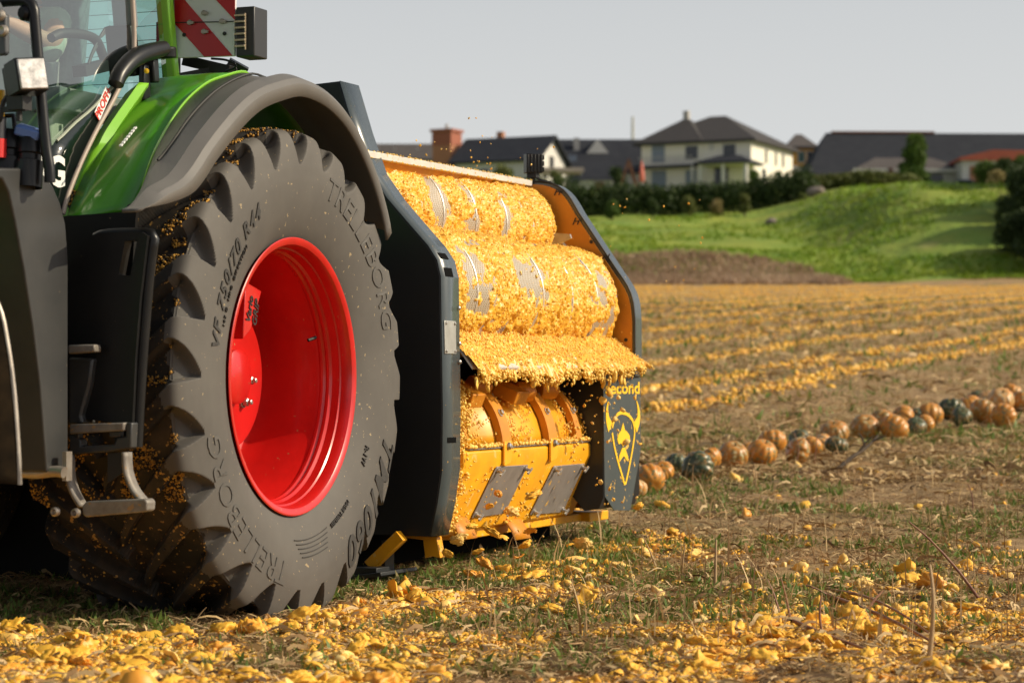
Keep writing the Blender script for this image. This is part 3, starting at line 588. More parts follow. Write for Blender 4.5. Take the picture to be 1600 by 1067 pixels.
mb = MB(); mb.tube([fx + Vector((-.02, 0, -.17)), fx + Vector((-.02, 0, -.10))], .037, 14); mb.build('bottle_band', mat('bottle_red', (.6, .02, .02), .4), rb, 50)

# black rear panel of the steps with its hand slot
VP_ = -1.20
fp = [T.U(px, py, VP_) for px, py in ((106, 560), (108, 470), (118, 425), (132, 392), (150, 372), (165, 365), (232, 364), (241, 370), (238, 392), (229, 470), (222, 560), (216, 690), (212, 702), (190, 702), (188, 660), (150, 655), (106, 655))]
slot = [T.U(px, py, VP_) for px, py in ((206, 378), (225, 376), (214, 432), (196, 430))]
def plate_with_hole(mb, outer, hole, dy):
    bm = bmesh.new(); o = [bm.verts.new(p) for p in outer]; h_ = [bm.verts.new(p) for p in hole]
    es = [bm.edges.new((o[i], o[(i + 1) % len(o)])) for i in range(len(o))] + [bm.edges.new((h_[i], h_[(i + 1) % len(h_)])) for i in range(len(h_))]
    bmesh.ops.triangle_fill(bm, use_beauty=True, edges=es); bm.verts.index_update()
    mb.add([v.co[:] for v in bm.verts], [[v.index for v in f_.verts] for f_ in bm.faces]); bm.free()
mb = MB(); plate_with_hole(mb, fp, slot, .03); sp = mb.build('step_panel', black_pl, tractor, None, solid=-.05, fix=True)
mb = MB(); mb.tube(resample([T.U(px, py, VP_ - .01) for px, py in ((150, 372), (168, 366), (228, 365), (240, 371), (236, 400), (229, 470), (222, 560), (217, 640), (214, 698))], 40), .022, 10); mb.build('panel_rim', black_pl, sp, 70)
mb = MB(); cc = T.U(143, 508, VP_ - .012); mb.tube([cc + Vector((.06 * math.cos(t), -.004, .068 * math.sin(t))) for t in np.linspace(0, 2 * math.pi, 25)], .006, 6, False); cc2 = T.U(167, 615, VP_ - .012); mb.tube([cc2 + Vector((.022 * math.cos(t), -.004, .024 * math.sin(t))) for t in np.linspace(0, 2 * math.pi, 17)], .003, 6, False); mb.build('panel_ring', black_pl, sp, 70)
step_m = mat('step_alloy', (.24, .22, .195), .6, .3, c2=(.15, .13, .11), scale=16, specks=((.30, .19, .09), 24, .62), bump=.001, bscale=60)
def tread(name, pts, thick, depth, mt=step_m):
    mb = MB(); mb.prism(pts, (0, depth, 0)); return mb.build(name, mt, tractor, bevel=.006)
US = -1.33
tread('step', [T.U(px, py, US) for px, py in ((106, 539), (147, 538), (148, 550), (106, 553))], .03, .05)
tread('step', [T.U(px, py, US) for px, py in ((108, 663), (193, 660), (192, 673), (108, 678))], .03, .05)
mb = MB(); mb.prism([T.U(px, py, US + .02) for px, py in ((108, 680), (126, 686), (126, 697), (178, 694), (182, 684), (196, 682), (196, 660), (206, 660), (204, 700), (170, 706), (108, 710))], (0, .05, 0)); mb.box(T.U(118, 680, US + .04), (.05, .03, .03)); mb.box(T.U(182, 677, US + .04), (.05, .03, .03)); mb.build('step_tray', tank_pl, tractor, bevel=.006)
mb = MB(); mb.prism([T.U(px, py, US + .05) for px, py in ((106, 558), (145, 560), (140, 600), (126, 650), (130, 662), (106, 664))], (0, .10, 0)); mb.build('step_riser', tank_pl, tractor, bevel=.01)
UL = -1.42
tread('step', [T.U(px, py, UL) for px, py in ((128, 790), (134, 783), (226, 779), (230, 784), (229, 797), (224, 800), (134, 808), (128, 803))], .03, .065)
for q in (((104, 712), (110, 712), (112, 745), (120, 770), (132, 790)), ((196, 706), (200, 706), (202, 735), (212, 762), (227, 781))):
    mb = MB(); pts = resample([T.U(px, py, UL + .08) for px, py in q], 14); mb.loft([[p + Vector((0, -.03, 0)) for p in pts], [p + Vector((0, .03, 0)) for p in pts]]); mb.build('step_hanger', step_m, tractor, 60, solid=.012)
mb = MB(); mb.prism([T.U(px, py, UL + .13) for px, py in ((168, 708), (196, 706), (196, 735), (168, 754))], (0, .01, 0)); mb.build('step_gusset', dark, tractor)
for p in ((88, 799), (120, 801)):
    mb = MB(); mb.lathe([(0, .018), (.015, .018), (.02, .012), (.008, .006), (.008, 0)], T.U(*p, UL - .02), (0, -1, 0), 14); mb.build('step_bolt', steel, tractor, 40)
mb = MB(); mb.tube(resample([T.U(px, py, -1.5) for px, py in ((-80, 738), (30, 738), (60, 739), (85, 736), (100, 738))], 18), .022, 10); mb.box(T.U(105, 728, -1.46), (.018, .04, .11)); mb.build('step_rail', steel, tractor, 50)
# front mudguard edge at the picture's left, belly, axle
mb = MB(); pl = resample([T.U(px, py, -2.7) for px, py in ((-60, 400), (-6, 470), (12, 540), (22, 620), (28, 700), (30, 757))], 24); mb.loft([pl, [p + Vector((-.5, -.05, .03)) for p in pl]]); mg = mb.build('front_mudguard', mat('mudguard_black', (.010, .008, .006), .95, c2=(.028, .019, .011), scale=9, spec=.05), tractor, 60, solid=.012)
mb = MB(); mb.tube([p + Vector((.004, -.004, 0)) for p in pl], .008, 6); mb.build('mudguard_edge', steel, mg, 60)
mb = MB(); mb.box((-1.33, -.6, .95), (.8, 2.6, .75)); mb.build('rear_body', dark, tractor, bevel=.08)
mb = MB(); mb.tube([(-.5, 0, ZC), (-2.3, 0, ZC)], .17, 20); mb.build('rear_axle', dark, tractor, 50)
mb = MB(); mb.box((-1.33, -2.6, 1.5), (.9, 2.4, .9)); mb.build('engine_hood', green, tractor, bevel=.12)
mb = MB(); mb.box((-1.33, -2.4, .85), (.7, 2.2, .45)); mb.build('front_frame', dark, tractor, bevel=.05)
mb = MB(); mb.box((-1.33, 1.02, .82), (1.05, .55, .70)); mb.box((-.98, 1.25, .50), (.09, .7, .12)); mb.box((-1.68, 1.25, .50), (.09, .7, .12)); mb.build('rear_hitch', dark, tractor, bevel=.03)  # hitch of the mounted machine, added to shade the ground below
mb = MB(); mb.prism([T.U(px, py, .9) for px, py in ((-40, 700), (150, 700), (150, 905), (-40, 905))], (0, .01, 0)); mb.build('shade_flap', dark, tractor)  # dark sheet added to keep the ground under the tractor dark
# the other rear wheel, for the shade it gives under the tractor
mb = MB(); lathe_x(mb, [(-.01, .58), (.05, .75), (.06, .88), (.02, 1.04), (-.35, 1.06), (-.72, 1.04), (-.76, .88), (-.75, .75), (-.69, .58), (-.6, .5), (-.3, .45), (-.3, .0)], 48)
far_tyre = mb.build('tyre', mud, tractor, 40); far_tyre.location = (-1.96, 0, 0)

# ================================================================== THE HARVESTER BEHIND IT
harv = tag(empty('pumpkin_harvester', M.o, -R(M.deg)), 'slate and yellow pumpkin harvester with pulp covered drums behind the tractor', 'harvester')
U1, U2 = 2.70, 2.83
black_hole = mat('slot_black', (.002, .002, .002), .9, spec=.1)  # near black, for the slots and for the block of shade underneath
def mu(pts, u): return [M.U(px, py, u) for px, py in pts]
# front side panel: a box section, its unlit face darkened in the paint
edge0 = mu(((480, 133), (530, 127), (553, 205), (575, 268), (604, 310), (640, 352), (668, 384), (682, 406), (688, 432)), 0) + mu(((691, 640), (690, 735), (683, 785), (672, 838)), 0)
back0 = [Vector((-1.15, 0, .24)), Vector((-1.15, 0, 2.2)), Vector((-.80, 0, 2.46))]
mb = MB(); mb.prism(edge0 + back0, (0, .20, 0)); fpn = mb.build('front_panel', shaded_slate, harv, 25, bevel=.006)
band = [p + Vector((.0025, 0, 0)) for p in edge0[1:]]
def off_band(line, e):                               # lit flange set just proud of the box section's edge
    out = []
    for i, p in enumerate(line):
        t = (line[min(i + 1, len(line) - 1)] - line[max(i - 1, 0)]).normalized(); nrm = Vector((-t.z, 0, t.x)); nrm = nrm if nrm.x > 0 else -nrm; out.append(p + nrm * e)
    return out
b0 = off_band(edge0[1:], .004); mb = MB(); mb.loft([b0, [p + Vector((0, .204, 0)) for p in b0]]); fl = mb.build('flange', slate, fpn, 22, solid=.003)
def on_flange(i, f0, f1, s0, s1, e=.0025):           # a patch on the flange between edge points i and i+1
    a, b = b0[i], b0[i + 1]; q = lambda t, s: a.lerp(b, t) + Vector((0, s, 0)); t_ = (b - a).normalized(); n_ = Vector((-t_.z, 0, t_.x)); n_ = n_ if n_.x > 0 else -n_
    return [q(f0, s0) + n_ * e, q(f1, s0) + n_ * e, q(f1, s1) + n_ * e, q(f0, s1) + n_ * e], n_
for args in ((5, .50, .92, .05, .14), (6, .45, .98, .05, .14), (8, .46, .55, .05, .15)):
    pts, n_ = on_flange(*args); mb = MB(); mb.prism(pts, -n_ * .002); mb.build('slot', black_hole, fpn)
pts, n_ = on_flange(7, .33, .58, .02, .15); mb = MB(); mb.prism(pts, n_ * .004); tp_ = mb.build('type_plate', mat('bare_plate', (.50, .50, .47), .4, .5, c2=(.40, .39, .36), scale=12), fpn, bevel=.002)
for a_, b_ in ((.35, .035), (.35, .135), (.56, .035), (.56, .135)):
    q, n_ = on_flange(7, a_, a_, b_, b_, .006); mb = MB(); mb.lathe([(0, .008), (.006, .007), (.008, 0)], q[0], n_, 10); mb.build('plate_rivet', bolt_m, tp_, 40)
for a_ in (.23, .50, .64):
    q, n_ = on_flange(7, a_, a_, .188, .188, .003); mb = MB(); mb.lathe([(0, .011), (.008, .010), (.012, .005), (.012, 0)], q[0], n_, 10); mb.build('flange_bolt', bolt_m, fpn, 40)
# rear side panel: shaded yellow inside, slate edge outside
edge2 = resample(mu(((790, 283), (832, 284)), U1), 4)[:-1] + resample(mu(((832, 284), (852, 285), (872, 292), (888, 307), (903, 332)), U1), 10) + mu(((940, 388),), U1) + resample(mu(((964, 424), (980, 448), (988, 470), (991, 500)), U1), 7) + mu(((991, 588),), U1)
XFB = M.U(943, 640, 2.25).x; edge2 += [Vector((XFB - .10, U1, edge2[-1].z)), Vector((XFB - .10, U1, .27))]
back2 = [Vector((-1.15, U1, .24)), Vector((-1.15, U1, 2.2))]
mb = MB(); mb.prism([p + Vector((0, .012, 0)) for p in edge2 + back2], (0, .12, 0)); rpn = mb.build('rear_panel', slate, harv, 30, bevel=.006)
lin = [p + Vector((-.016, 0, -.016)) for p in edge2] + [p + Vector((.02, 0, -.02)) for p in back2]
mb = MB(); mb.prism(lin, (0, .010, 0)); liner = mb.build('inner_liner', shaded_yellow, rpn)
mb = MB(); mb.tube([p + Vector((.002, .006, .002)) for p in edge2[2:-2]], .006, 6); mb.build('rubber_edge', dark, rpn, 60)
mb = MB()
for px, py in ((873, 300), (902, 346), (948, 402)):
    c = M.U(px, py, U1 - .003)
    for s in (-1, 1): mb.bar(c + Vector((-.014 + s * .014, 0, -.02)), c + Vector((.004 + s * .014, 0, .02)), .002, .007)
    mb.bar(c + Vector((-.014, 0, 0)), c + Vector((.014, 0, 0)), .002, .006)
mb.build('panel_marks', print_dark, liner)
for px, py in ((924, 378), (978, 531)):
    mb = MB(); mb.lathe([(0, .011), (.004, .011), (.005, 0)], M.U(px, py, U1 - .002), (0, -1, 0), 12); mb.build('liner_bolt', dark, liner)
# lower rear box that carries the logo
UBX = 2.25; XF = M.U(943, 640, UBX).x
XF = XF
prof = [(-.42, 1.04), (XF, 1.04), (XF, .335), (XF - .03, .27), (XF - .12, .255), (XF - .20, .345), (-.42, .345)]
mb = MB(); mb.prism([Vector((x, UBX, z)) for x, z in prof], (0, U2 - UBX, 0)); box = mb.build('logo_box', shaded_slate, harv, bevel=.004)
xl = XF + .004
def fz(px, py): p = M.V(px, py, xl); return (p.y, p.z)
lf = [fz(*p) for p in ((943, 600), (945, 775), (960, 797), (985, 797), (1001, 706), (1001, 590))]
mb = MB(); mb.prism([Vector((xl, u, z)) for u, z in lf], (-.004, 0, 0)); face = mb.build('logo_plate', mat('splashed_slate', (.058, .074, .080), .35, c2=(.046, .060, .066), scale=4, specks=((.72, .42, .07), 30, .645)), box)
def logo_strip(name, pts, w, closed=False):
    P = resample([Vector((xl + .002, *fz(*p))) for p in pts], 40); ww = w if callable(w) else (lambda t: w); a, b = [], []
    for i, p in enumerate(P):
        t = (P[min(i + 1, 39)] - P[max(i - 1, 0)]); t = Vector((0, t.y, t.z)).normalized(); n_ = Vector((0, -t.z, t.y)); q = ww(i / 39); a.append(p + n_ * q); b.append(p - n_ * q)
    mb = MB(); mb.loft([a, b]); mb.build(name, logo_y, face, None, solid=.001)
shield = ((956, 676), (960, 700), (966, 724), (972, 744), (976, 757), (980, 742), (984, 722), (988, 700), (991, 676), (989, 660), (983, 650), (974, 645), (966, 646), (960, 654), (956, 668))
logo_strip('shield_outline', shield, .010)
logo_strip('horn', ((950, 627), (948, 640), (949, 655), (953, 668)), lambda t: .004 + .036 * t)
logo_strip('horn', ((994, 626), (997, 640), (997, 655), (992, 668)), lambda t: .004 + .036 * t)
def logo_poly(name, poly):
    P = [Vector((xl + .001, *fz(*p))) for p in poly]; mb = MB(); mb.prism(P, (.002, 0, 0)); mb.build(name, logo_y, face)
logo_poly('star', ((973, 660), (976, 672), (979, 674), (983, 680), (984, 688), (981, 694), (976, 692), (973, 698), (970, 692), (966, 694), (964, 686), (966, 678), (970, 672)))
logo_poly('star', ((972, 699), (976, 699), (981, 714), (980, 721), (975, 713), (973, 713), (967, 722), (967, 712)))
tu0, tu1 = Vector((xl + .002, *fz(946, 615))), Vector((xl + .002, *fz(999, 615)))
v, f = text_mesh('second', .30, .001, .006); wd = v[:, 0].max() - v[:, 0].min(); k = (tu1 - tu0).length / wd; hz = Vector((xl, *fz(970, 590))).z - tu0.z
V = [Vector((xl + .0015 + p[2], (tu0.y + tu1.y) / 2 + p[0] * k, tu0.z + p[1] * hz / .30 * 1.05)) for p in v]
me = bpy.data.meshes.new('lettering'); me.from_pydata(V, [], f); me.update(); link_mesh('lettering', me, logo_y, face)
# steel beam over the drums, and the lamp on its far end
q0, q1 = M.U(570, 240, -.02), M.U(832, 287, U1); bw = Vector((0, 0, .018)); mb = MB()
mb.prism([q0 + Vector((.0, 0, -.016)), q0 + Vector((0, 0, .018)), q0 + Vector((-.06, 0, .018)), q0 + Vector((-.06, 0, -.016))], q1 - q0); beam = mb.build('top_beam', galv, harv, bevel=.003)
mb = MB(); mb.prism([q0 + Vector((-.03, .02, -.016)), q0 + Vector((-.045, .02, -.016)), q0 + Vector((-.20, .02, -.28)), q0 + Vector((-.185, .02, -.28))], q1 - q0 - Vector((0, .03, 0))); mb.build('rear_sheet', shaded_yellow, harv)
lc = M.U(833, 256, U1 + .02); rot = Euler((0, 0, R(38))).to_matrix(); mb = MB(); mb.box(lc, (.10, .075, .115), rot)
for k in range(5): mb.box(lc + rot @ Vector((-.042 + k * .021, -.039, 0)), (.011, .006, .105), rot)
for k in range(3): mb.box(lc + rot @ Vector((.055, 0, -.036 + k * .036)), (.012, .07, .030), rot)
hl = mb.build('work_lamp', black_pl, harv, bevel=.004)
mb = MB(); mb.box(lc + Vector((0, 0, -.07)), (.06, .05, .03)); mb.tube([lc + Vector((0, 0, -.07)), lc + Vector((0, 0, -.115))], .014, 8); mb.tube(resample([lc + Vector((.02, 0, -.08)), lc + Vector((.05, 0, -.10)), lc + Vector((.09, 0, -.11))], 8), .008, 6); mb.bar(lc + Vector((-.03, 0, -.112)), lc + Vector((.12, 0, -.112)), .03, .006); mb.build('lamp_foot', dark, hl, 40)

# perforated drums
def perf_mat():
    m = bpy.data.materials.new('perforated_steel'); m.use_nodes = True; nt = m.node_tree; N = nt.nodes; L = nt.links; b = N['Principled BSDF']
    b.inputs['Roughness'].default_value = .42; b.inputs['Metallic'].default_value = .5
    uv = N.new('ShaderNodeUVMap'); vo = N.new('ShaderNodeTexVoronoi'); vo.voronoi_dimensions = '2D'; vo.inputs['Scale'].default_value = 62; vo.inputs['Randomness'].default_value = 0.0
    mp = N.new('ShaderNodeMapping'); mp.inputs['Rotation'].default_value = (0, 0, R(45)); L.new(uv.outputs[0], mp.inputs[0]); L.new(mp.outputs[0], vo.inputs['Vector'])
    r = N.new('ShaderNodeValToRGB'); e = r.color_ramp.elements; e[0].position = .26; e[0].color = (.36, .22, .06, 1); e[1].position = .34; e[1].color = (.60, .54, .45, 1); L.new(vo.outputs['Distance'], r.inputs['Fac']); L.new(r.outputs[0], b.inputs['Base Color'])
    r2 = N.new('ShaderNodeMapRange'); r2.inputs['From Min'].default_value = .26; r2.inputs['From Max'].default_value = .34; L.new(vo.outputs['Distance'], r2.inputs['Value'])
    bp = N.new('ShaderNodeBump'); bp.inputs['Distance'].default_value = .008; L.new(r2.outputs[0], bp.inputs['Height']); L.new(bp.outputs[0], b.inputs['Normal']); return m
perf = perf_mat()
DR = [(Vector((-.705, 0, 1.885)), .258), (Vector((-.370, 0, 1.450)), .322)]
DU0, DU1 = .205, 2.64; AX = lambda c, u: Vector((c.x + .055 - .055 * (u - DU0) / (DU1 - DU0) + .0, u, c.z))
def drum(c, r):
    n = 96; V = []; F = []; me = bpy.data.meshes.new('sieve_drum')
    for u in (DU0, DU1):
        a = AX(c, u); V += [a + Vector((r * math.cos(2 * math.pi * k / n), 0, r * math.sin(2 * math.pi * k / n))) for k in range(n)]
    F = [[k, (k + 1) % n, n + (k + 1) % n, n + k] for k in range(n)] + [list(range(n)), list(range(2 * n - 1, n - 1, -1))]
    me.from_pydata(V, [], F); uv = me.uv_layers.new(name='UVMap')
    for p in me.polygons:
        for li in p.loop_indices:
            vi = me.loops[li].vertex_index; k = vi % n
            if k == 0 and p.index == n - 1: k = n
            uv.data[li].uv = (V[vi].y, k * 2 * math.pi * r / n) if p.index < n else (0, 0)
    me.update(); o = link_mesh('sieve_drum', me, perf, harv, 30)
    for u in (.55, 1.02, 1.46, 1.9, 2.3):
        a = AX(c, u); mb = MB(); mb.tube([a + Vector(((r + .002) * math.cos(t), 0, (r + .002) * math.sin(t))) for t in np.linspace(0, 2 * math.pi, 65)], .0055, 6, False); mb.build('weld_seam', mat('weld_steel', (.62, .58, .52), .4, .5), o, 60)
    return o
drums = [drum(c, r) for c, r in DR]
mb = MB(); mb.prism(mu(((858, 390), (880, 378), (892, 372), (890, 366), (868, 364)), 2.4), (0, .02, 0)); mb.bar(M.U(866, 366, 2.5), M.U(925, 430, 2.62), .03, .012); mb.build('scraper', steel, harv)

# outlet tray
ti0, ti1 = Vector((.0, .24, 1.215)), Vector((-.085, U1 - .02, 1.225)); to0, to1 = Vector((.115, .24, 1.062)), Vector((.095, U1 + .01, 1.085))
mb = MB(); mb.prism([ti0, ti1, to1, to0], (-.004, 0, -.010)); tray = mb.build('outlet_tray', galv, harv)
mb = MB(); mb.add([ti0 + Vector((-.35, 0, .02)), ti1 + Vector((-.35, 0, .02)), ti1, ti0], [[0, 1, 2, 3]]); mb.build('inner_chute', shaded_yellow, harv, solid=.01)

# rotor cover and slanted body below it
RU0, RU1 = .36, 2.34; dxn = .115                     # the cover runs slightly outwards at its front end
def rp(x, z, u): return Vector((x + dxn * (1 - (u - RU0) / (RU1 - RU0)), u, z))
top = [(-.52, .90), (-.42, .955), (-.34, .962), (-.27, .945), (-.21, .905), (-.165, .855), (-.13, .79), (-.108, .72), (-.10, .665)]
mb = MB(); mb.loft([[rp(x, z, RU0) for x, z in top], [rp(x, z, RU1) for x, z in top]]); cover = mb.build('rotor_cover', yellow, harv, 50, solid=.012, fix=True)
mb = MB(); mb.loft([[rp(x - .004, z - .008, RU1 + .004) for x, z in top], [rp(-.5, .6, RU1 + .004)] * len(top)]); mb.build('cover_end', shaded_yellow, cover, None)
mb = MB(); mb.add([rp(-.098, .662, RU0), rp(-.075, .655, RU0), rp(-.075, .655, RU1 + .04), rp(-.098, .662, RU1 + .04)], [[0, 1, 2, 3]]); mb.bar(rp(-.085, .655, RU0), rp(-.085, .655, RU1 + .05), .03, .008); mb.build('hinge_strip', steel, harv)
body = [(-.085, .648), (-.070, .640), (-.070, .575), (-.225, .235), (-.30, .205), (-.42, .215), (-.42, .648)]
mb = MB(); mb.prism([rp(x, z, RU0 - .08) for x, z in body], rp(0, 0, RU1 + .05) - rp(0, 0, RU0 - .08)); lower = mb.build('rotor_housing', yellow, harv, 25, bevel=.006)
mb = MB(); mb.box(rp(-.30, .212, 1.72) + Vector((-.02, 0, -.012)), (.13, 2.05, .045), Matrix.Rotation(R(2.8), 3, 'Z')); mb.box((-.30, 2.76, .20), (.18, .30, .055)); mb.build('base_beam', yellow, harv, bevel=.006)
dn = Vector((-.155, 0, -.34)).normalized(); nf = Vector((dn.z, 0, -dn.x)); nf = nf if nf.x > 0 else -nf
def on_slant(px, py):
    r = ray(px, py); o_ = rp(-.070, .575, 1.0); Nw = (rp(-.07, .575, 2) - rp(-.07, .575, 1)).cross(rp(-.225, .235, 1) - rp(-.07, .575, 1)).normalized()
    d = Vector((r.dot(M.x), r.dot(M.y), r.z)); c0 = M.loc(CAMP); t = (o_ - c0).dot(Nw) / d.dot(Nw); return c0 + d * t, (Nw if Nw.x > 0 else -Nw)
for quad in (((774, 728), (823, 725), (786, 801), (735, 808)), ((864, 727), (912, 723), (877, 799), (826, 803))):
    P = [on_slant(*q) for q in quad]; nn = P[0][1]; mb = MB(); mb.prism([p + nn * .004 for p, _ in P], nn * .006); pl_ = mb.build('inspection_plate', plate_m, harv, bevel=.002)
    cen = sum((p for p, _ in P), Vector()) / 4
    for p, _ in P:
        q = p.lerp(cen, .13) + nn * .010; mb = MB(); mb.lathe([(0, .016), (.008, .016), (.010, .010), (.035, .009), (.036, 0)], q, nn, 10); a1 = Vector((.1, .8, .5)).normalized(); mb.bar(q + nn * .020 - a1 * .026 + nn * .012, q + nn * .020 + a1 * .026 + nn * .012, .008, .012); mb.build('wing_nut', bolt_m, pl_, 40)
# curved straps over the cover, each with bolts and a tab below
def strap(u, w, i0, i1, tab, mt=shaded_yellow):
    line = [rp(x + .012, z + .006, u) for x, z in top[i0:i1]]; line = resample(line, 14); out = []
    for i, p in enumerate(line):
        t = (line[min(i + 1, 13)] - line[max(i - 1, 0)]).normalized(); nrm = Vector((-t.z, 0, t.x)); nrm = nrm if nrm.x > 0 else -nrm; out.append((p, nrm))
    mb = MB(); A_ = [p + nrm * .030 for p, nrm in out]; B_ = [p - nrm * .008 for p, nrm in out]; W_ = Vector((0, w, 0))
    mb.loft([B_, A_, [p + W_ for p in A_], [p + W_ for p in B_]]); mb.add([B_[-1], A_[-1], A_[-1] + W_, B_[-1] + W_], [[0, 1, 2, 3]])
    s = mb.build('cover_strap', mt, harv, 50, fix=True)
    for k in (4, 9):
        c = A_[k] + W_ * .5; mb = MB(); mb.lathe([(0, .022), (.005, .022), (.006, .015), (.018, .014), (.019, 0)], c, out[k][1], 6 if k else 12); mb.build('strap_bolt', bolt_m, s, 30)
    if tab:
        c = rp(-.062, .60, u + w * .5); mb = MB(); mb.prism([c + Vector((.0, -w * .42, .085)), c + Vector((.0, w * .42, .085)), c + Vector((0, w * .42, -.01)), c + Vector((0, w * .25, -.03)), c + Vector((0, -w * .42, -.04))], (.012, 0, 0)); mb.build('strap_tab', yellow, s, bevel=.002)
        mb = MB(); mb.lathe([(0, .02), (.006, .02), (.016, .013), (.018, 0)], c + Vector((.012, 0, .06)), (1, 0, .2), 12); mb.build('strap_bolt', bolt_m, s, 40)
    mb = MB(); mb.bar(A_[6] + W_ * 1.04, A_[-1] + W_ * 1.04 + Vector((0, 0, -.03)), .006, .012); mb.build('strap_edge', bolt_m, s)
def u_at(px, py): return M.V(px, py, -.03).y
for (px, py, w, tab) in ((783, 690, .115, True), (866, 690, .115, True)):
    strap(u_at(px, py) - w, w, 1, 9, tab)
strap(1.98, .07, 1, 9, False); strap(2.27, .07, 1, 9, False)
for px, py in ((737, 618), (806, 614)):
    c = M.V(px, py, -.02 if px < 780 else -.05); mb = MB(); mb.box(c + Vector((-.03, 0, 0)), (.14, .16, .075), Matrix.Rotation(R(24), 3, 'Y')); mb.build('cover_lug', shaded_yellow, harv, bevel=.006)
for px, py in ((757, 603), (826, 612), (862, 608)):
    c = M.V(px, py, -.10); mb = MB(); mb.tube([c + Vector((-.06, -.05, .0)), c + Vector((0, .03, 0))], .055, 14); mb.tube([c + Vector((0, .03, 0)), c + Vector((.02, .05, 0))], .022, 8); mb.build('hinge_knuckle', shaded_yellow, harv, 40, bevel=.004)
for c, px in ((0, 722), (1, 808)):                   # curved deflector flaps at the bottom
    b_ = M.V(px, 842, -.10 if c else .0); mb = MB(); mb.loft([[b_ + Vector((dx, -.06 + s * .20, dz)) for dx, dz in ((-.12, .12), (-.04, .10), (.0, .05), (.02, .0))] for s in (0, 1)]); mb.build('deflector_flap', shaded_yellow, harv, 60, solid=.01, fix=True)
# dark inside behind the cover, a black block of shade below, and the skids
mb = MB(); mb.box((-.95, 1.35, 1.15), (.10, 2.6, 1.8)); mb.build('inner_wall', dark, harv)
mb = MB(); mb.box((-.78, 1.40, .27), (.6, 2.5, .42)); mb.build('under_shade', black_hole, harv)  # black block standing in for the shade below the front panel
mb = MB(); mb.bar(M.U(578, 884, -.05), M.U(628, 836, -.05), .05, .06, up=(1, 0, 0)); mb.build('skid_brace', yellow, harv, bevel=.004)
sk = M.U(590, 893, -.10); mb = MB(); mb.box((sk.x - .1, .0, .045), (.34, .40, .02), Matrix.Rotation(R(-8), 3, 'Y')); mb.box((sk.x - .05, -.1, .07), (.16, .14, .05)); mb.build('skid_plate', shaded_slate, harv, bevel=.004)
mb = MB(); mb.box(M.U(606, 878, .05) + Vector((0, 0, .02)), (.02, .10, .18)); mb.build('skid_post', shaded_slate, harv)
mb = MB(); mb.prism(mu(((660, 838), (682, 838), (688, 872), (672, 868), (664, 872)), .15), (0, .06, 0)); mb.build('foot_bracket', yellow, harv, bevel=.004)

# pulp: a crust with gaps where the sieve shows, plus thousands of crumbs
def crust(c, r, a0, a1, thick, gap_seed):
    nu, na = 900, 300; u = np.linspace(DU0, DU1, nu)[:, None] * np.ones((1, na)); a = np.radians(np.linspace(a0, a1, na))[None] * np.ones((nu, 1)); s = a * r
    th = (hash_noise(u + 3, s + 9, .055, gap_seed) - .5) * .022 + (hash_noise(u + 3, s + 9, .022, gap_seed + 1) - .5) * .013 + (hash_noise(u + 3, s + 9, .010, gap_seed + 4) - .5) * .0050 + (hash_noise(u + 3, s + 9, .0055, gap_seed + 6) - .5) * .0028
    big = hash_noise(u * 1.0 + 5, s * .55 + 5, .23, gap_seed + 2) * .7 + hash_noise(u + 5, s + 5, .09, gap_seed + 3) * .3
    th -= .016 * np.clip(hash_noise(u + 3, s + 9, .017, gap_seed + 7) - .74, 0, 1) * 4 + .006 * np.clip(hash_noise(u + 3, s * .5 + 9, .030, gap_seed + 8) - .6, 0, 1) * 2.5; rings = np.zeros_like(u)
    for uu in (1.02, 1.46, 1.9): rings = np.maximum(rings, np.exp(-((u - uu) / .03) ** 2))
    cov = np.interp(np.degrees(a), [a0, a0 + 20, 0, 25, 60, 90], [1, 1, .46, .38, .95, 1])
    th = th + thick * np.clip((big - (.47 - .30 * cov)) * 5, -1.2, 1) - rings * .010 * (1 - cov)
    ax = np.stack([c.x + .055 - .055 * (u - DU0) / (DU1 - DU0), u, np.full_like(u, c.z)], -1); rr = r + th
    V = ax + np.stack([rr * np.cos(a), np.zeros_like(u), rr * np.sin(a)], -1)
    i = (np.arange(nu - 1)[:, None] * na + np.arange(na - 1)[None]).reshape(-1); F = np.stack([i, i + 1, i + 1 + na, i + na], 1)
    return V.reshape(-1, 3), F, th.reshape(-1), np.stack([np.cos(a), 0 * a, np.sin(a)], -1).reshape(-1, 3)
allV, allF, base = [], [], 0; crV, crS = [], []
for k, (c, r) in enumerate(DR):
    V, F_, th, nr_ = crust(c, r, -75 if k else -40, 104, .016, 20 + k * 10); allV.append(V); allF.append(F_ + base); base += len(V)
    w = np.clip(th, 0, None) + .0015 * (th > -.012); pk = rng.choice(len(V), 8000, p=w / w.sum()); crV.append(V[pk] + rng.normal(size=(8000, 3)) * .003 + nr_[pk] * .0); crS.append(np.exp(rng.uniform(math.log(.0018), math.log(.0062), 8000)))
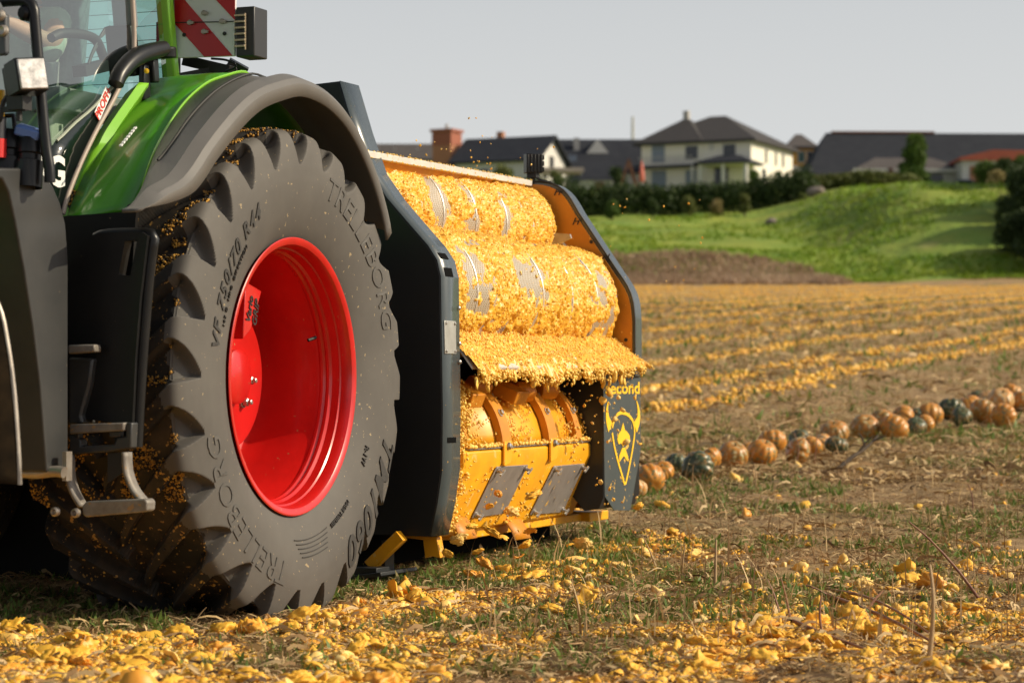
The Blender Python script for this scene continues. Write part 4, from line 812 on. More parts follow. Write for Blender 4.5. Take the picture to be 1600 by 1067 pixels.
# the tray's layer
nu, nw = 720, 100; u = np.linspace(0, 1, nu)[:, None] * np.ones((1, nw)); w = np.linspace(-.05, 1.04, nw)[None] * np.ones((nu, 1))
def bil(u, w): 
    a = np.array(ti0)[None, None] * (1 - u[..., None]) + np.array(ti1)[None, None] * u[..., None]; b = np.array(to0)[None, None] * (1 - u[..., None]) + np.array(to1)[None, None] * u[..., None]; return a * (1 - w[..., None]) + b * w[..., None]
V = bil(u, w); sag = np.clip((w - .8) / .24, 0, 1) ** 1.5 * (.022 + .06 * hash_noise(u * 2.5, 0 * u, .10, 61) ** 2) * (1 - .92 * smooth(.62, .95, u))
V[..., 2] += .012 + .026 * (hash_noise(u * 2.5, w * .2, .075, 51) - .4) + .012 * (hash_noise(u * 2.5, w * .2, .02, 52) - .5) + .004 * (hash_noise(u * 2.5, w * .2, .009, 53) - .5) - sag; V[..., 0] += np.clip((w - .7) / .34, 0, 1) * (.05 * hash_noise(u * 2.5, 0 * u, .07, 63) + .03 * hash_noise(u * 2.5, 0 * u, .02, 64) - .025); V[..., 2] -= .010 * np.clip(hash_noise(u * 2.5, w * .2, .02, 65) - .72, 0, 1) * 4
V = V.reshape(-1, 3); i = (np.arange(nu - 1)[:, None] * nw + np.arange(nw - 1)[None]).reshape(-1); allV.append(V); allF.append(np.stack([i, i + 1, i + 1 + nw, i + nw], 1) + base); base += len(V)
pk = rng.integers(0, len(V), 6000); crV.append(V[pk] + rng.normal(size=(6000, 3)) * .003 + np.array([.0, 0, .002])); crS.append(np.exp(rng.uniform(math.log(.0022), math.log(.0070), 6000)))
lipi = rng.choice(np.arange(nu) * nw + nw - 1, 900); crV.append(V[lipi] + np.stack([rng.normal(size=900) * .010, rng.normal(size=900) * .012, -np.abs(rng.normal(size=900)) * .02], 1)); crS.append(rng.uniform(.004, .012, 900))
# smears along the front panel's inner edge, on the housing's front end and on the beam
n = 2600; zz = rng.uniform(.25, 1.0, n); xx = .035 - .05 * np.clip((.55 - zz) / .3, 0, 1) - np.abs(rng.normal(size=n)) * .035; crV.append(np.stack([xx, .21 + np.abs(rng.normal(size=n)) * .05, zz], 1)); crS.append(rng.uniform(.003, .014, n) * (rng.random(n) ** .5))
n = 500; t = rng.random(n); crV.append(np.array(q0)[None] * (1 - t[:, None]) + np.array(q1)[None] * t[:, None] + np.stack([rng.uniform(-.03, .005, n), 0 * t, np.where(rng.random(n) < .4, .02, -.014) * np.ones(n)], 1)); crS.append(rng.uniform(.003, .007, n))
n = 1500; t = rng.random(n); uu = RU0 + t * (RU1 - RU0); ii = rng.uniform(1.5, len(top) - 1.01, n); cf_ = hash_noise(uu * 3, ii * .3, .3, 92) > .50; uu, ii = uu[cf_], ii[cf_]; n = len(uu); tx_, tz_ = np.array(top).T; crV.append(np.array([list(rp(np.interp(q, np.arange(len(top)), tx_) + .012, np.interp(q, np.arange(len(top)), tz_) + .006, w_)) for q, w_ in zip(ii, uu)])); crS.append(rng.uniform(.003, .008, n))
n = 900; uu = RU0 + rng.random(n) * (RU1 - RU0); crV.append(np.array([list(rp(-.075 + rng.normal() * .006, .662 + abs(rng.normal()) * .006, w_)) for w_ in uu])); crS.append(rng.uniform(.004, .011, n))
n = 700; uu = RU0 + rng.random(n) * (RU1 - RU0); tt = rng.random(n) ** .7; cl_ = hash_noise(uu * 3, tt * 2, .35, 91) > .55; uu, tt = uu[cl_], tt[cl_]; crV.append(np.array([list(rp(-.066 - .155 * q, .575 - .34 * q, w_)) for q, w_ in zip(tt, uu)])); crS.append(np.exp(rng.uniform(math.log(.002), math.log(.009), len(uu))))
for (v_, u_, z_, k_) in ((-.02, .30, .66, 700), (-.03, .32, .52, 700), (-.08, .30, .38, 600), (.0, .34, .82, 500), (-.09, 1.95, .66, 200), (-.05, 1.05, .67, 160)):   # clumps hanging where the housing meets the panels
    crV.append(np.array([v_, u_, z_]) + rng.normal(size=(k_, 3)) * np.array([.03, .035, .05])); crS.append(np.exp(rng.uniform(math.log(.003), math.log(.013), k_)))
for c_, r_ in DR:                                    # bigger wet clots on the drums
    k_ = 260; a_ = np.radians(rng.uniform(-50, 95, k_)); u_ = rng.uniform(DU0, DU1, k_); f_ = hash_noise(u_ * 2, a_ * .6, .21, 95) > .52; a_, u_ = a_[f_], u_[f_]; crV.append(np.stack([c_.x + .055 - .055 * (u_ - DU0) / (DU1 - DU0) + (r_ + .006) * np.cos(a_), u_, c_.z + (r_ + .006) * np.sin(a_)], 1)); crS.append(np.exp(rng.uniform(math.log(.005), math.log(.011), len(u_))))
P = np.concatenate(crV); S = np.concatenate(crS); n = len(P)
V, F4, _ = scatter([lump(1, .4, .75, rng) for _ in range(6)], rand_rot(n), P, S)
pm2 = mat('pulp_crumbs', (.82, .47, .058), .42, c2=(.86, .58, .13), scale=60, contrast=(.35, .6))
crust_o = link_mesh('pumpkin_pulp', np_mesh('pumpkin_pulp', np.concatenate(allV), np.concatenate(allF)), mat('pulp_crust', (.80, .47, .055), .42, c2=(.70, .34, .020), scale=22, bump=.005, bscale=95, contrast=(.30, .62)), None, 180)
crust_o.location = M.o; crust_o.rotation_euler = (0, 0, -R(M.deg))
tag(crust_o, 'yellow pumpkin pulp caked over both drums and the outlet tray', 'pulp', kind='stuff')
o = link_mesh('pulp_crumbs', np_mesh('pulp_crumbs', V, F4), pm2, crust_o, 180); tag(o, kind='stuff')

# ================================================================== PUMPKINS, PIECES, STRAW
def pumpkin_mesh(seed):
    g = np.random.default_rng(seed); nl, nt_ = 30, 96; ph = np.linspace(.02, math.pi - .02, nl)[:, None]; th = np.arange(nt_)[None] * 2 * math.pi / nt_; nr = g.integers(9, 12)
    rib = 1 - .075 * np.abs(np.cos(th * nr / 2 + g.uniform(0, 3))) ** 3 * np.sin(ph) ** .6 - .03
    rad = rib * (1 + .02 * np.sin(3 * th + g.uniform(0, 6))); dim = .16 * np.exp(-((ph) / .33) ** 2) + .10 * np.exp(-((math.pi - ph) / .33) ** 2)
    sq = g.uniform(.74, .90); V = np.stack([rad * np.sin(ph) * np.cos(th), rad * np.sin(ph) * np.sin(th), sq * (np.cos(ph) * (1 - dim))+0*th], -1).reshape(-1, 3) * .5
    i = np.arange(nl - 1)[:, None]; j = np.arange(nt_)[None]; F = np.stack([i * nt_ + j + 0 * i, (i + 1) * nt_ + j, (i + 1) * nt_ + (j + 1) % nt_, i * nt_ + (j + 1) % nt_], -1).reshape(-1, 4)
    return V, F, .5 * sq
def pk_mat(name, a, b, c, t0, t1):
    m = mat(name, a, .38, c2=b, scale=4.5, contrast=(t0, t1), specks=(c, 9, .56), bump=.002, bscale=30, spec=.4); return m
OR, GR = (.50, .175, .018), (.045, .062, .028)
pk_m = {'orange': pk_mat('orange_rind', OR, (.52, .25, .05), (.20, .17, .07), .36, .60), 'mottled': pk_mat('mottled_rind', (.44, .18, .03), (.15, .13, .04), (.42, .34, .18), .45, .62),
        'green': pk_mat('green_rind', GR, (.42, .17, .02), (.20, .20, .11), .50, .66), 'pale': pk_mat('pale_rind', (.56, .24, .05), (.50, .36, .17), (.46, .38, .24), .42, .6)}
pk_meshes = [pumpkin_mesh(s) for s in range(5)]
stem_m = mat('pumpkin_stem', (.16, .15, .06), .8, c2=(.28, .22, .11), scale=30)
PK = [  # px, py (middle), width px, colour, label
 (995, 768, 34, 'pale', 'pale orange pumpkin half hidden behind the foot of the logo panel'),
 (1016, 751, 47, 'orange', 'orange pumpkin lying nearest the logo panel, fully in view'),
 (1037, 742, 34, 'orange', 'small orange pumpkin tucked behind the one nearest the logo panel'),
 (1059, 729, 38, 'green', 'dark green pumpkin behind the big green one near the machine'),
 (1091, 734, 52, 'green', 'big dark green pumpkin with orange patches, frontmost in the row'),
 (1112, 722, 36, 'orange', 'orange pumpkin behind the right of the big green one'),
 (1147, 714, 46, 'mottled', 'orange pumpkin with a grey cheek, alone left of a ribbed trio'),
 (1176, 706, 36, 'orange', 'orange pumpkin at the back left of the ribbed trio'),
 (1193, 711, 45, 'orange', 'deep ribbed orange pumpkin at the front of the trio'),
 (1208, 693, 44, 'orange', 'bright orange pumpkin at the top of the ribbed trio'),
 (1248, 709, 45, 'mottled', 'mottled orange pumpkin behind thin upright stems, right of the trio'),
 (1250, 690, 34, 'green', 'dark pumpkin hidden behind the mottled one with thin stems'),
 (1271, 697, 34, 'orange', 'small orange pumpkin right of the mottled one with thin stems'),
 (1287, 694, 30, 'pale', 'pale little pumpkin at the right end of the stem group'),
 (1306, 679, 44, 'mottled', 'green streaked orange pumpkin above a greyish one'),
 (1309, 696, 36, 'green', 'greyish green pumpkin below the green streaked one'),
 (1354, 672, 44, 'mottled', 'mottled pumpkin just above the dark leaning branch'),
 (1384, 662, 42, 'mottled', 'dull orange pumpkin behind the ribbed one right of the branch'),
 (1400, 673, 44, 'orange', 'ribbed orange pumpkin right of the dark branch'),
 (1412, 654, 38, 'orange', 'orange pumpkin left of the round bright orange one'),
 (1432, 652, 30, 'green', 'grey green pumpkin between two orange ones in the row'),
 (1455, 648, 40, 'orange', 'round bright orange pumpkin standing clear at the back'),
 (1434, 668, 32, 'green', 'small dark green pumpkin in front of the round bright orange one'),
 (1448, 664, 30, 'orange', 'small orange pumpkin beside the small dark green one'),
 (1490, 640, 42, 'green', 'big green pumpkin at the start of the far heap'),
 (1516, 634, 36, 'orange', 'orange pumpkin in the middle of the far heap'),
 (1530, 624, 30, 'green', 'dark green pumpkin at the top of the far heap'),
 (1546, 624, 32, 'pale', 'pale pumpkin at the top of the far heap'),
 (1505, 654, 32, 'green', 'dark pumpkin at the foot of the far heap'),
 (1540, 646, 44, 'mottled', 'dusty orange pumpkin at the front of the far heap'),
 (1571, 651, 40, 'orange', 'clean orange pumpkin at the right foot of the far heap'),
 (1567, 628, 40, 'pale', 'pale orange pumpkin behind the clean one of the far heap'),
 (1584, 616, 32, 'orange', 'orange pumpkin at the back right of the far heap'),
 (1600, 628, 36, 'mottled', 'mottled pumpkin cut off by the right edge')]
pmesh_cache = {}
for k, (px, py, w, colr, lab) in enumerate(PK):
    g = on_ground(px, py + .40 * w); dia = 1.1 * w * g.y / F_PX; q = k % 5; V, F_, hz = pk_meshes[q]
    if (q, colr) not in pmesh_cache:
        me = np_mesh('pumpkin', V, F_); me.materials.append(pk_m[colr]); me.polygons.foreach_set('use_smooth', [True] * len(me.polygons)); pmesh_cache[q, colr] = me
        mb = MB(); mb.tube([(0, 0, hz - .10), (.01, 0, hz - .03), (.045, .01, hz + .03)], [.055, .03, .036], 7); st = bpy.data.meshes.new('stem'); st.from_pydata(mb.v, [], mb.f); st.materials.append(stem_m); pmesh_cache[q, colr, 's'] = st
    o = bpy.data.objects.new('pumpkin', pmesh_cache[q, colr]); COL.objects.link(o); o.scale = (dia,) * 3
    tilt = random.uniform(.1, 1.3); o.rotation_euler = (random.choice((-1, 1)) * tilt, random.uniform(-.4, .4), random.uniform(0, 6.28))
    o.location = (g.x, g.y + dia * .3, gz(g.x, g.y + dia * .3) + dia * .40); tag(o, lab, 'pumpkin', 'pumpkins lying in a row across the field')
    s = bpy.data.objects.new('stem', pmesh_cache[q, colr, 's']); COL.objects.link(s); s.parent = o

# smashed pieces: where the rows of debris lie, in the tractor's own directions
def nu_to_xy(n_, u_): return T.o.x + n_ * T.x.x + u_ * T.y.x, T.o.y + n_ * T.x.y + u_ * T.y.y
def band(count, n0, sn, u0, u1, power=1.0):
    u_ = u0 + (u1 - u0) * rng.random(count) ** power; n_ = n0 + sn * rng.normal(size=count) + .12 * np.sin(u_ * 1.7); return n_, u_
cl = []
for args in ((420, .33, .20, -.9, 4.6, 1.7), (1000, .1, .62, -2.8, -.75, 1.0), (900, 2.5, .40, -2.5, .9, 1.0), (170, 2.3, .5, .5, 4.5, 1.2), (90, 1.3, .5, -2, 3.5, 1.0), (420, 1.2, .60, -2.9, -1.3, 1.0)): cl.append(np.stack(band(*args), 1))
n_, u_ = np.concatenate(cl).T; X, Y = nu_to_xy(n_, u_)
extra = 260; X = np.r_[X, rng.uniform(-.5, 6.5, extra)]; Y = np.r_[Y, rng.uniform(9, 22, extra)]
n_ = (X - T.o.x) * T.x.x + (Y - T.o.y) * T.x.y; u_ = (X - T.o.x) * T.y.x + (Y - T.o.y) * T.y.y
inten = hash_noise(X * 1.0 + 40, Y * .8 + 40, .35, 77); ok = (inten > .30) & ~((n_ < .10) & (u_ > -1.15) & (u_ < 4.4)); X, Y = X[ok], Y[ok]
S = np.exp(rng.normal(-3.78, .45, len(X))); S = np.clip(S, .010, .070); Zc = ground_z(X, Y) + S * .25
px = 800 + F_PX * X / Y; py = 600 - F_PX * (Zc - CAM_H) / Y; vis = (px > -20) & (px < 1620) & (py < 1085)
show = np.where(vis, S / Y, 0); order = np.argsort(-show); ind = order[:250]; rest = order[250:]
lumps = []
chunk_mats = [pulp, pulp_pale, pulp_rind]
for k in range(7): lumps.append(lump(4, .40, rng.uniform(.4, .7), rng))
def shell_piece(g):                                  # curved broken piece of wall, rind outside and flesh inside
    m = 22; a = np.linspace(-1, 1, m); A, B = np.meshgrid(a, a); k = np.sqrt(1 - .5 * B ** 2), np.sqrt(1 - .5 * A ** 2); A2, B2 = A * k[0], B * k[1]
    th_ = np.arctan2(B2, A2); out = 1 + .22 * np.sin(2 * th_ + g.uniform(0, 6)) + .14 * np.sin(5 * th_ + g.uniform(0, 6)) + .08 * np.sin(9 * th_ + g.uniform(0, 6)); A2, B2 = A2 * out, B2 * out * .75
    z = -.45 * (A2 ** 2 + B2 ** 2); thick = .22 + .25 * (hash_noise(A2 + 9, B2 + 9, .35, int(g.integers(99))) - .3) + .12 * (hash_noise(A2 + 9, B2 + 9, .12, 3) - .5); edge = np.clip((1 - np.maximum(np.abs(A), np.abs(B))) * 6, 0, 1)
    T_ = np.stack([A2, B2, z + .25], -1).reshape(-1, 3); U_ = np.stack([A2 * .96, B2 * .96, z + .25 - thick * edge], -1).reshape(-1, 3); i = (np.arange(m - 1)[:, None] * m + np.arange(m - 1)[None]).reshape(-1); F_ = np.stack([i, i + 1, i + 1 + m, i + m], 1)
    return np.concatenate([T_, U_]), np.concatenate([F_, F_[:, ::-1] + m * m])
for k in range(5): lumps.append(shell_piece(rng))
cmesh = {}
lab3 = ['yellow lump of smashed pumpkin flesh lying on the stubble', 'pale creamy lump of smashed pumpkin flesh on the stubble', 'orange rind piece of a smashed pumpkin on the stubble']
def chunk(loc, s, q, mi, label, group, rot=None):
    if (q, mi) not in cmesh:
        me = np_mesh('pumpkin_piece', lumps[q][0], lumps[q][1]); me.materials.append(chunk_mats[mi]); me.polygons.foreach_set('use_smooth', [True] * len(me.polygons)); cmesh[q, mi] = me
    o = bpy.data.objects.new('pumpkin_piece', cmesh[q, mi]); COL.objects.link(o); o.scale = (s * 1.12, s * 1.12, s * .8); o.location = loc; o.rotation_euler = rot or (random.uniform(-.6, .6) + (math.pi if random.random() < .35 else 0), random.uniform(-.6, .6), random.uniform(0, 6.28))
    tag(o, label, 'pumpkin piece', group); return o
for i in ind:
    mi = int(rng.choice(3, p=(.64, .20, .16))); chunk((X[i], Y[i], Zc[i]), S[i], int(rng.integers(12)), mi, lab3[mi], ('yellow', 'creamy', 'rind')[mi] + ' pieces strewn over the ground')
lo = [lump(2, .55, .55, rng) for _ in range(8)]
def stuff_chunks(name, X, Y, Z, S, label):
    n = len(X); mi = rng.choice(3, size=n, p=(.68, .20, .12)); V, F_, ci = scatter(lo, rand_rot(n), np.stack([X, Y, Z], 1), S)
    tag(link_mesh(name, np_mesh(name, V, F_, mi[ci]), chunk_mats, None, 180), label, 'pumpkin debris', kind='stuff')
xs_, ys_, ss_ = [X[rest]], [Y[rest]], [S[rest]]
for args, c in (((15000, .33, .22, -.9, 4.6, 2.0), 0), ((72000, .1, .70, -2.9, -.70, 1.0), 0), ((46000, 2.5, .45, -2.6, 1.0, 1.0), 0), ((900, 2.3, .5, .5, 4.5, 1.2), 0), ((14000, 1.2, .65, -3.0, -1.25, 1.0), 0)):
    a, b = band(*args); xx, yy = nu_to_xy(a, b); k = (hash_noise(xx + 40, yy * .8 + 40, .35, 77) > .32) & (hash_noise(xx + 4, yy + 4, .11, 78) > .24) & ~((a < .08) & (b > -1.15) & (b < 4.4)); xs_.append(xx[k]); ys_.append(yy[k]); ss_.append(rng.uniform(.005, .019, k.sum()))
xx, yy, s_ = np.concatenate(xs_), np.concatenate(ys_), np.concatenate(ss_); stuff_chunks('pumpkin_mush', xx, yy, ground_z(xx, yy) + s_ * .3, s_, 'yellow mush and crumbs of pumpkin spread over the ground')
gx_, gy_ = np.meshgrid(np.arange(-2.9, 3.3, .0125), np.arange(7.2, 11.6, .0125)); gn = (gx_ - T.o.x) * T.x.x + (gy_ - T.o.y) * T.x.y; gu = (gx_ - T.o.x) * T.y.x + (gy_ - T.o.y) * T.y.y
den = np.maximum.reduce([np.exp(-((gn - .33) / .26) ** 2) * smooth(-1.2, -.6, gu) * (1 - smooth(.4, 2.2, gu)), np.exp(-((gn - .1) / .8) ** 2) * (1 - smooth(-1.0, -.6, gu)), np.exp(-((gn - 2.5) / .45) ** 2) * (1 - smooth(.2, 1.2, gu)), .62 * np.exp(-((gn - 1.2) / .7) ** 2) * (1 - smooth(-1.5, -1.1, gu))])
hh_ = hash_noise(gx_ + 40, gy_ * .8 + 40, .35, 77) * .45 + hash_noise(gx_ + 9, gy_ + 9, .12, 81) * .35 + hash_noise(gx_ + 9, gy_ + 9, .05, 82) * .20
top_ = .05 * np.clip(hh_ + den * .55 - .86, -.3, .5) + .016 * (hash_noise(gx_, gy_, .035, 83) - .5) + .010 * (hash_noise(gx_, gy_, .018, 84) - .5); gz_ = ground_z(gx_, gy_) - .004 + top_; ok_ = (top_ > -.016) & ~((gn < .06) & (gu > -1.2))
ii = np.arange(gx_.size).reshape(gx_.shape); q_ = ok_[:-1, :-1] | ok_[1:, :-1] | ok_[:-1, 1:] | ok_[1:, 1:]; Fm = np.stack([ii[:-1, :-1], ii[:-1, 1:], ii[1:, 1:], ii[1:, :-1]], -1)[q_]; us_, inv_ = np.unique(Fm, return_inverse=True)
tag(link_mesh('pumpkin_mush', np_mesh('pumpkin_mush', np.stack([gx_, gy_, gz_], -1).reshape(-1, 3)[us_], inv_.reshape(-1, 4)), mat('ground_mush', (.70, .36, .045), .55, c2=(.46, .21, .03), scale=14, bump=.006, bscale=70, contrast=(.35, .7)), None, 180), 'flattened pumpkin pulp pressed into the ground in front', 'pumpkin debris', kind='stuff')
xs_, ys_, ss_ = [], [], []
for r_n in (-4.6, -6.1, -8.65, -11.6, -14.8, -18.0, -21.4, -24.6, -28, -31.5, -35, -38.5, -42, -46, -50, -54, -58, -62):
    c = 7500 if r_n > -9 else (7000 if r_n > -25 else 4200); u_ = rng.uniform(8, 165, c * 2); n_ = r_n + rng.normal(size=c * 2) * (.13 + (.18 if r_n > -9 else .75) * rng.random(c * 2) ** 2) + .2 * np.sin(u_ * .31 + r_n); x_, y_ = nu_to_xy(n_, u_)
    k = (hash_noise(x_ * .6 + 60, y_ * .6 + 90, 1.1, 31) > .20) & (y_ < 168) & (x_ > -14); xs_.append(x_[k]); ys_.append(y_[k]); ss_.append(np.clip(np.exp(rng.normal(-3.75, .45, k.sum())), .012, .06))
xx, yy, s_ = np.concatenate(xs_), np.concatenate(ys_), np.concatenate(ss_); stuff_chunks('pumpkin_rows', xx, yy, ground_z(xx, yy) + s_ * .4, s_, 'yellow rows of smashed pumpkin running across the far field')

# pieces in the air
fl_lab = 'torn pumpkin piece flying out below the yellow rotor housing'
for k, (px, py, w, u__, mi) in enumerate(((757, 880, 26, .35, 2), (770, 832, 26, .6, 0), (735, 822, 20, .5, 0), (715, 845, 20, .3, 1), (700, 865, 16, .2, 0), (722, 838, 16, .35, 1), (800, 800, 22, 1.0, 1), (788, 838, 16, .9, 0), (829, 828, 20, 1.3, 2), (820, 850, 20, 1.1, 0), (745, 862, 18, .4, 0), (836, 772, 24, 1.35, 0), (766, 790, 12, .9, 0), (779, 771, 14, .9, 2), (914, 850, 22, 1.9, 1), (998, 790, 14, 2.5, 0), (890, 850, 12, 1.6, 0), (812, 870, 16, .9, 2))):
    p = M.w(M.U(px, py, u__) + Vector((.0, 0, 0))); p2 = at(px, py, p.y - .35); chunk(p2, w * .5 * p2.y / F_PX, k % 9, mi, ('torn yellow', 'torn pale', 'torn orange')[(0, 1, 2)[mi]] + fl_lab[4:], ('yellow', 'pale', 'orange')[mi] + ' pieces flying below the rotor')
cr_me = []
for k in range(4):
    v, f = lump(2, .5, .7, rng); me = np_mesh('pumpkin_crumb', v, f); me.materials.append(pulp if k % 2 else pulp_pale); cr_me.append(me)
def crumb(px, py, Y, w):
    p = at(px, py, Y); o = bpy.data.objects.new('pumpkin_crumb', random.choice(cr_me)); COL.objects.link(o); o.location = p; o.scale = (w * .5 * Y / F_PX, w * .35 * Y / F_PX, w * .6 * Y / F_PX); o.rotation_euler = [random.uniform(0, 6) for _ in range(3)]
    tag(o, 'tiny yellow crumb of pumpkin flying through the air', 'pumpkin crumb', 'crumbs thrown into the air by the machine')
for _ in range(46): crumb(random.gauss(725, 55), random.gauss(255, 32), random.uniform(12.5, 14), random.choice((2, 2.5, 3, 4)))
for _ in range(34): crumb(random.uniform(925, 1110), random.uniform(290, 640), random.uniform(13.6, 15), random.choice((2, 2.5, 3.5)))
for _ in range(44): crumb(random.uniform(885, 1000), random.uniform(590, 790), random.uniform(13.3, 13.7), random.choice((2.5, 3, 4, 6)))
for px, py, w in ((972, 640, 11), (951, 612, 14), (960, 655, 15), (941, 626, 12), (978, 690, 13), (966, 620, 10), (938, 752, 11), (950, 690, 9)): crumb(px, py, 13.4, w)
for _ in range(40): crumb(random.uniform(690, 850), random.uniform(740, 870), random.uniform(11.6, 12.2), random.choice((2.5, 3, 4, 6)))
# shreds hanging from the tray's lip
n = 42; t = rng.random(n) ** 1.3 * .86; base_ = np.array(to0)[None] * (1 - t[:, None]) + np.array(to1)[None] * t[:, None]; sp_ = ico(1)
V, F_, _ = scatter([lump(2, .5, 1.0, rng) for _ in range(5)], rotz(rng.uniform(0, 6, n)), base_ + np.stack([rng.normal(size=n) * .012 + .015, 0 * t, -.045 - rng.random(n) * .05], 1), np.stack([rng.uniform(.006, .018, n), rng.uniform(.006, .018, n), rng.uniform(.015, .045, n)], 1))
o = link_mesh('hanging_shreds', np_mesh('hanging_shreds', V, F_), pm2, crust_o, 180); tag(o, kind='stuff')

# straw, leaf litter and weeds
def strip(L_, w, bend):
    n = 4; v = []; f = []
    for i in range(n + 1):
        t = i / n - .5; v += [(t * L_, bend * math.sin(t * 4) * .2 - w / 2, bend * (1 - 4 * t * t) * .12), (t * L_, bend * math.sin(t * 4) * .2 + w / 2, bend * (1 - 4 * t * t) * .12 + w * .3)]
    for i in range(n): f.append((2 * i, 2 * i + 1, 2 * i + 3, 2 * i + 2))
    return np.array(v), np.array(f)
straw_m = [leaf_mat('straw_pale', (.44, .30, .14), (.58, .42, .22), 8, .6, .1), leaf_mat('straw_brown', (.24, .145, .065), (.38, .235, .11), 8, .8, .1), leaf_mat('litter_dark', (.07, .042, .022), (.16, .095, .048), 8, .9, .05)]
def litter(name, n, y0, y1, spread, smin, smax, label, power=1.6, pm=(.42, .40, .18)):
    Y = y0 + (y1 - y0) * rng.random(n) ** power; X = Y * rng.uniform(-.30, .29, n) if spread else rng.uniform(-3, 4, n); d = hash_noise(X + 30, Y + 30, .5, 41) * .6 + hash_noise(X + 30, Y + 30, 2.2, 42) * .4; k = d > .30; X, Y = X[k], Y[k]; n = len(X)
    mi = rng.choice(3, size=n, p=pm); Rm = np.einsum('nij,njk->nik', rotz(rng.uniform(0, 6.28, n)), np.array([Euler((a, b, 0)).to_matrix() for a, b in zip(rng.normal(size=n) * .5, rng.normal(size=n) * .28)]))
    S = np.exp(rng.uniform(math.log(smin), math.log(smax), n)) * (1 + np.clip(Y - 12, 0, 60) * .02); V, F_, ci = scatter([strip(1, .040, .5), strip(1, .028, -.6), strip(1, .07, .9), strip(1, .14, 1.3)], Rm, np.stack([X, Y, ground_z(X, Y) + .008 + .012 * rng.random(n)], 1), S, rng.choice(4, size=n, p=(.36, .40, .16, .08)))
    tag(link_mesh(name, np_mesh(name, V, F_, mi[ci]), straw_m), label, 'straw', kind='stuff')
litter('straw_litter', 150000, 7.3, 24, True, .018, .13, 'dry straw and leaf litter covering the ground near by')
litter('straw_litter', 95000, 19, 95, True, .05, .24, 'dry straw and leaf litter covering the field farther off', 1.8, (.60, .35, .05))
weed_m = [leaf_mat('weed_green', (.085, .15, .022), (.17, .24, .05), 6, .5, .3), leaf_mat('weed_dry', (.20, .17, .05), (.30, .24, .09), 6, .6, .3)]
def weeds(n, y0, y1, hmin, hmax, name, label, power=1.5, near=None):
    Y = y0 + (y1 - y0) * rng.random(n) ** power; X = Y * rng.uniform(-.26, .25, n)
    if near: X, Y = near(n)
    d = hash_noise(X + 70, Y + 70, .9, 51) * .65 + hash_noise(X + 70, Y + 70, .3, 52) * .35; k = d > (.435 if near is None else .46); X, Y = X[k], Y[k]; n = len(X)
    mush = ((Y < 9.6) & (rng.random(n) < .8)) if near is None else np.zeros(n, bool); X, Y = X[~mush], Y[~mush]; n = len(X)
    mi = (rng.random(n) < .3).astype(int); Rm = np.einsum('nij,njk->nik', rotz(rng.uniform(0, 6.28, n)), np.array([Euler((a, b, 0)).to_matrix() for a, b in zip(rng.normal(size=n) * .6, rng.normal(size=n) * .5)]))
    S = rng.uniform(hmin, hmax, n) * (1 + np.clip(Y - 14, 0, 50) * .02); V, F_, ci = scatter([blade_proto(.09, .4), blade_proto(.16, .6), blade_proto(.45, .5), blade_proto(.06, .2)], Rm, np.stack([X, Y, ground_z(X, Y) - .004], 1), S)
    tag(link_mesh(name, np_mesh(name, V, F_, mi[ci]), weed_m), label, 'weeds', kind='stuff')
weeds(170000, 8.2, 26, .018, .068, 'green_weeds', 'low green weeds growing in patches among the straw')
weeds(26000, 22, 110, .05, .12, 'green_weeds', 'low green weeds in patches farther up the field')
def near_machine(n):
    a = rng.normal(size=n) * .20 + .26; b = rng.uniform(1.0, 5.0, n); return nu_to_xy(a, b)
weeds(9000, 0, 0, .02, .058, 'grass_fringe', 'green grass fringe along the foot of the harvester', near=near_machine)
# standing dry stalks far and near, uncountable
n = 2600; Y = 9 + 60 * rng.random(n) ** 1.4; X = Y * rng.uniform(-.02, .24, n); V, F_, ci = scatter([blade_proto(.035, .12), blade_proto(.03, -.3), blade_proto(.05, .5)], rotz(rng.uniform(0, 6.28, n)), np.stack([X, Y, ground_z(X, Y) - .01], 1), rng.uniform(.06, .22, n) * (1 + Y * .012))
tag(link_mesh('dry_stubble', np_mesh('dry_stubble', V, F_, (rng.random(n) < .5).astype(int)[ci]), straw_m[:2]), 'thin dry stubble standing among the litter', 'stubble', kind='stuff')
# single stalks and stems one can point to
stalk_m = {'pale': mat('stalk_pale', (.42, .29, .15), .7, c2=(.30, .19, .09), scale=20), 'red': mat('stem_red', (.16, .055, .035), .6, c2=(.30, .16, .08), scale=14), 'dark': mat('branch_dark', (.045, .03, .02), .8, c2=(.09, .06, .035), scale=14)}
def stalk(pts, r, c, label, name='dry_stalk', cat='stalk', depth=None, branches=()):
    """pts: pixels, the first one where it stands on or touches the ground; the others a little nearer or farther"""
    g = on_ground(*pts[0])
    if depth == 'lying': P = [on_ground(px, py) + Vector((0, 0, .02 + dy)) for px, py, dy in [(*pts[0], 0)] + list(pts[1:])]
    else: P = [at(px, py, g.y + dy) for px, py, dy in [(pts[0][0], pts[0][1] + 2, 0)] + list(pts[1:])]; 
    P = resample(P, 14) if len(P) > 2 else P
    for p in P: p.z = max(p.z, gz(p.x, p.y) + r * .4)
    c0 = P[0].copy(); mb = MB(); m = len(P); mb.tube([p - c0 for p in P], [r * (1 - .55 * i / (m - 1)) for i in range(m)], 7)
    for bi, (dx, dy_, dz) in branches:
        b = P[int(bi * (m - 1))] - c0; mb.tube(resample([b, b + Vector((dx * .5, dy_ * .5, dz * .6)), b + Vector((dx, dy_, dz))], 6), [r * .5, r * .45, r * .4, r * .35, r * .3, r * .2], 5)
    o = mb.build(name, stalk_m[c], None, 60); o.location = c0; tag(o, label, cat)
stalk(((1117, 925), (1118, 880, 0), (1119, 843, .02)), .010, 'pale', 'upright pale stalk standing alone in the middle of the ground right of the machine')
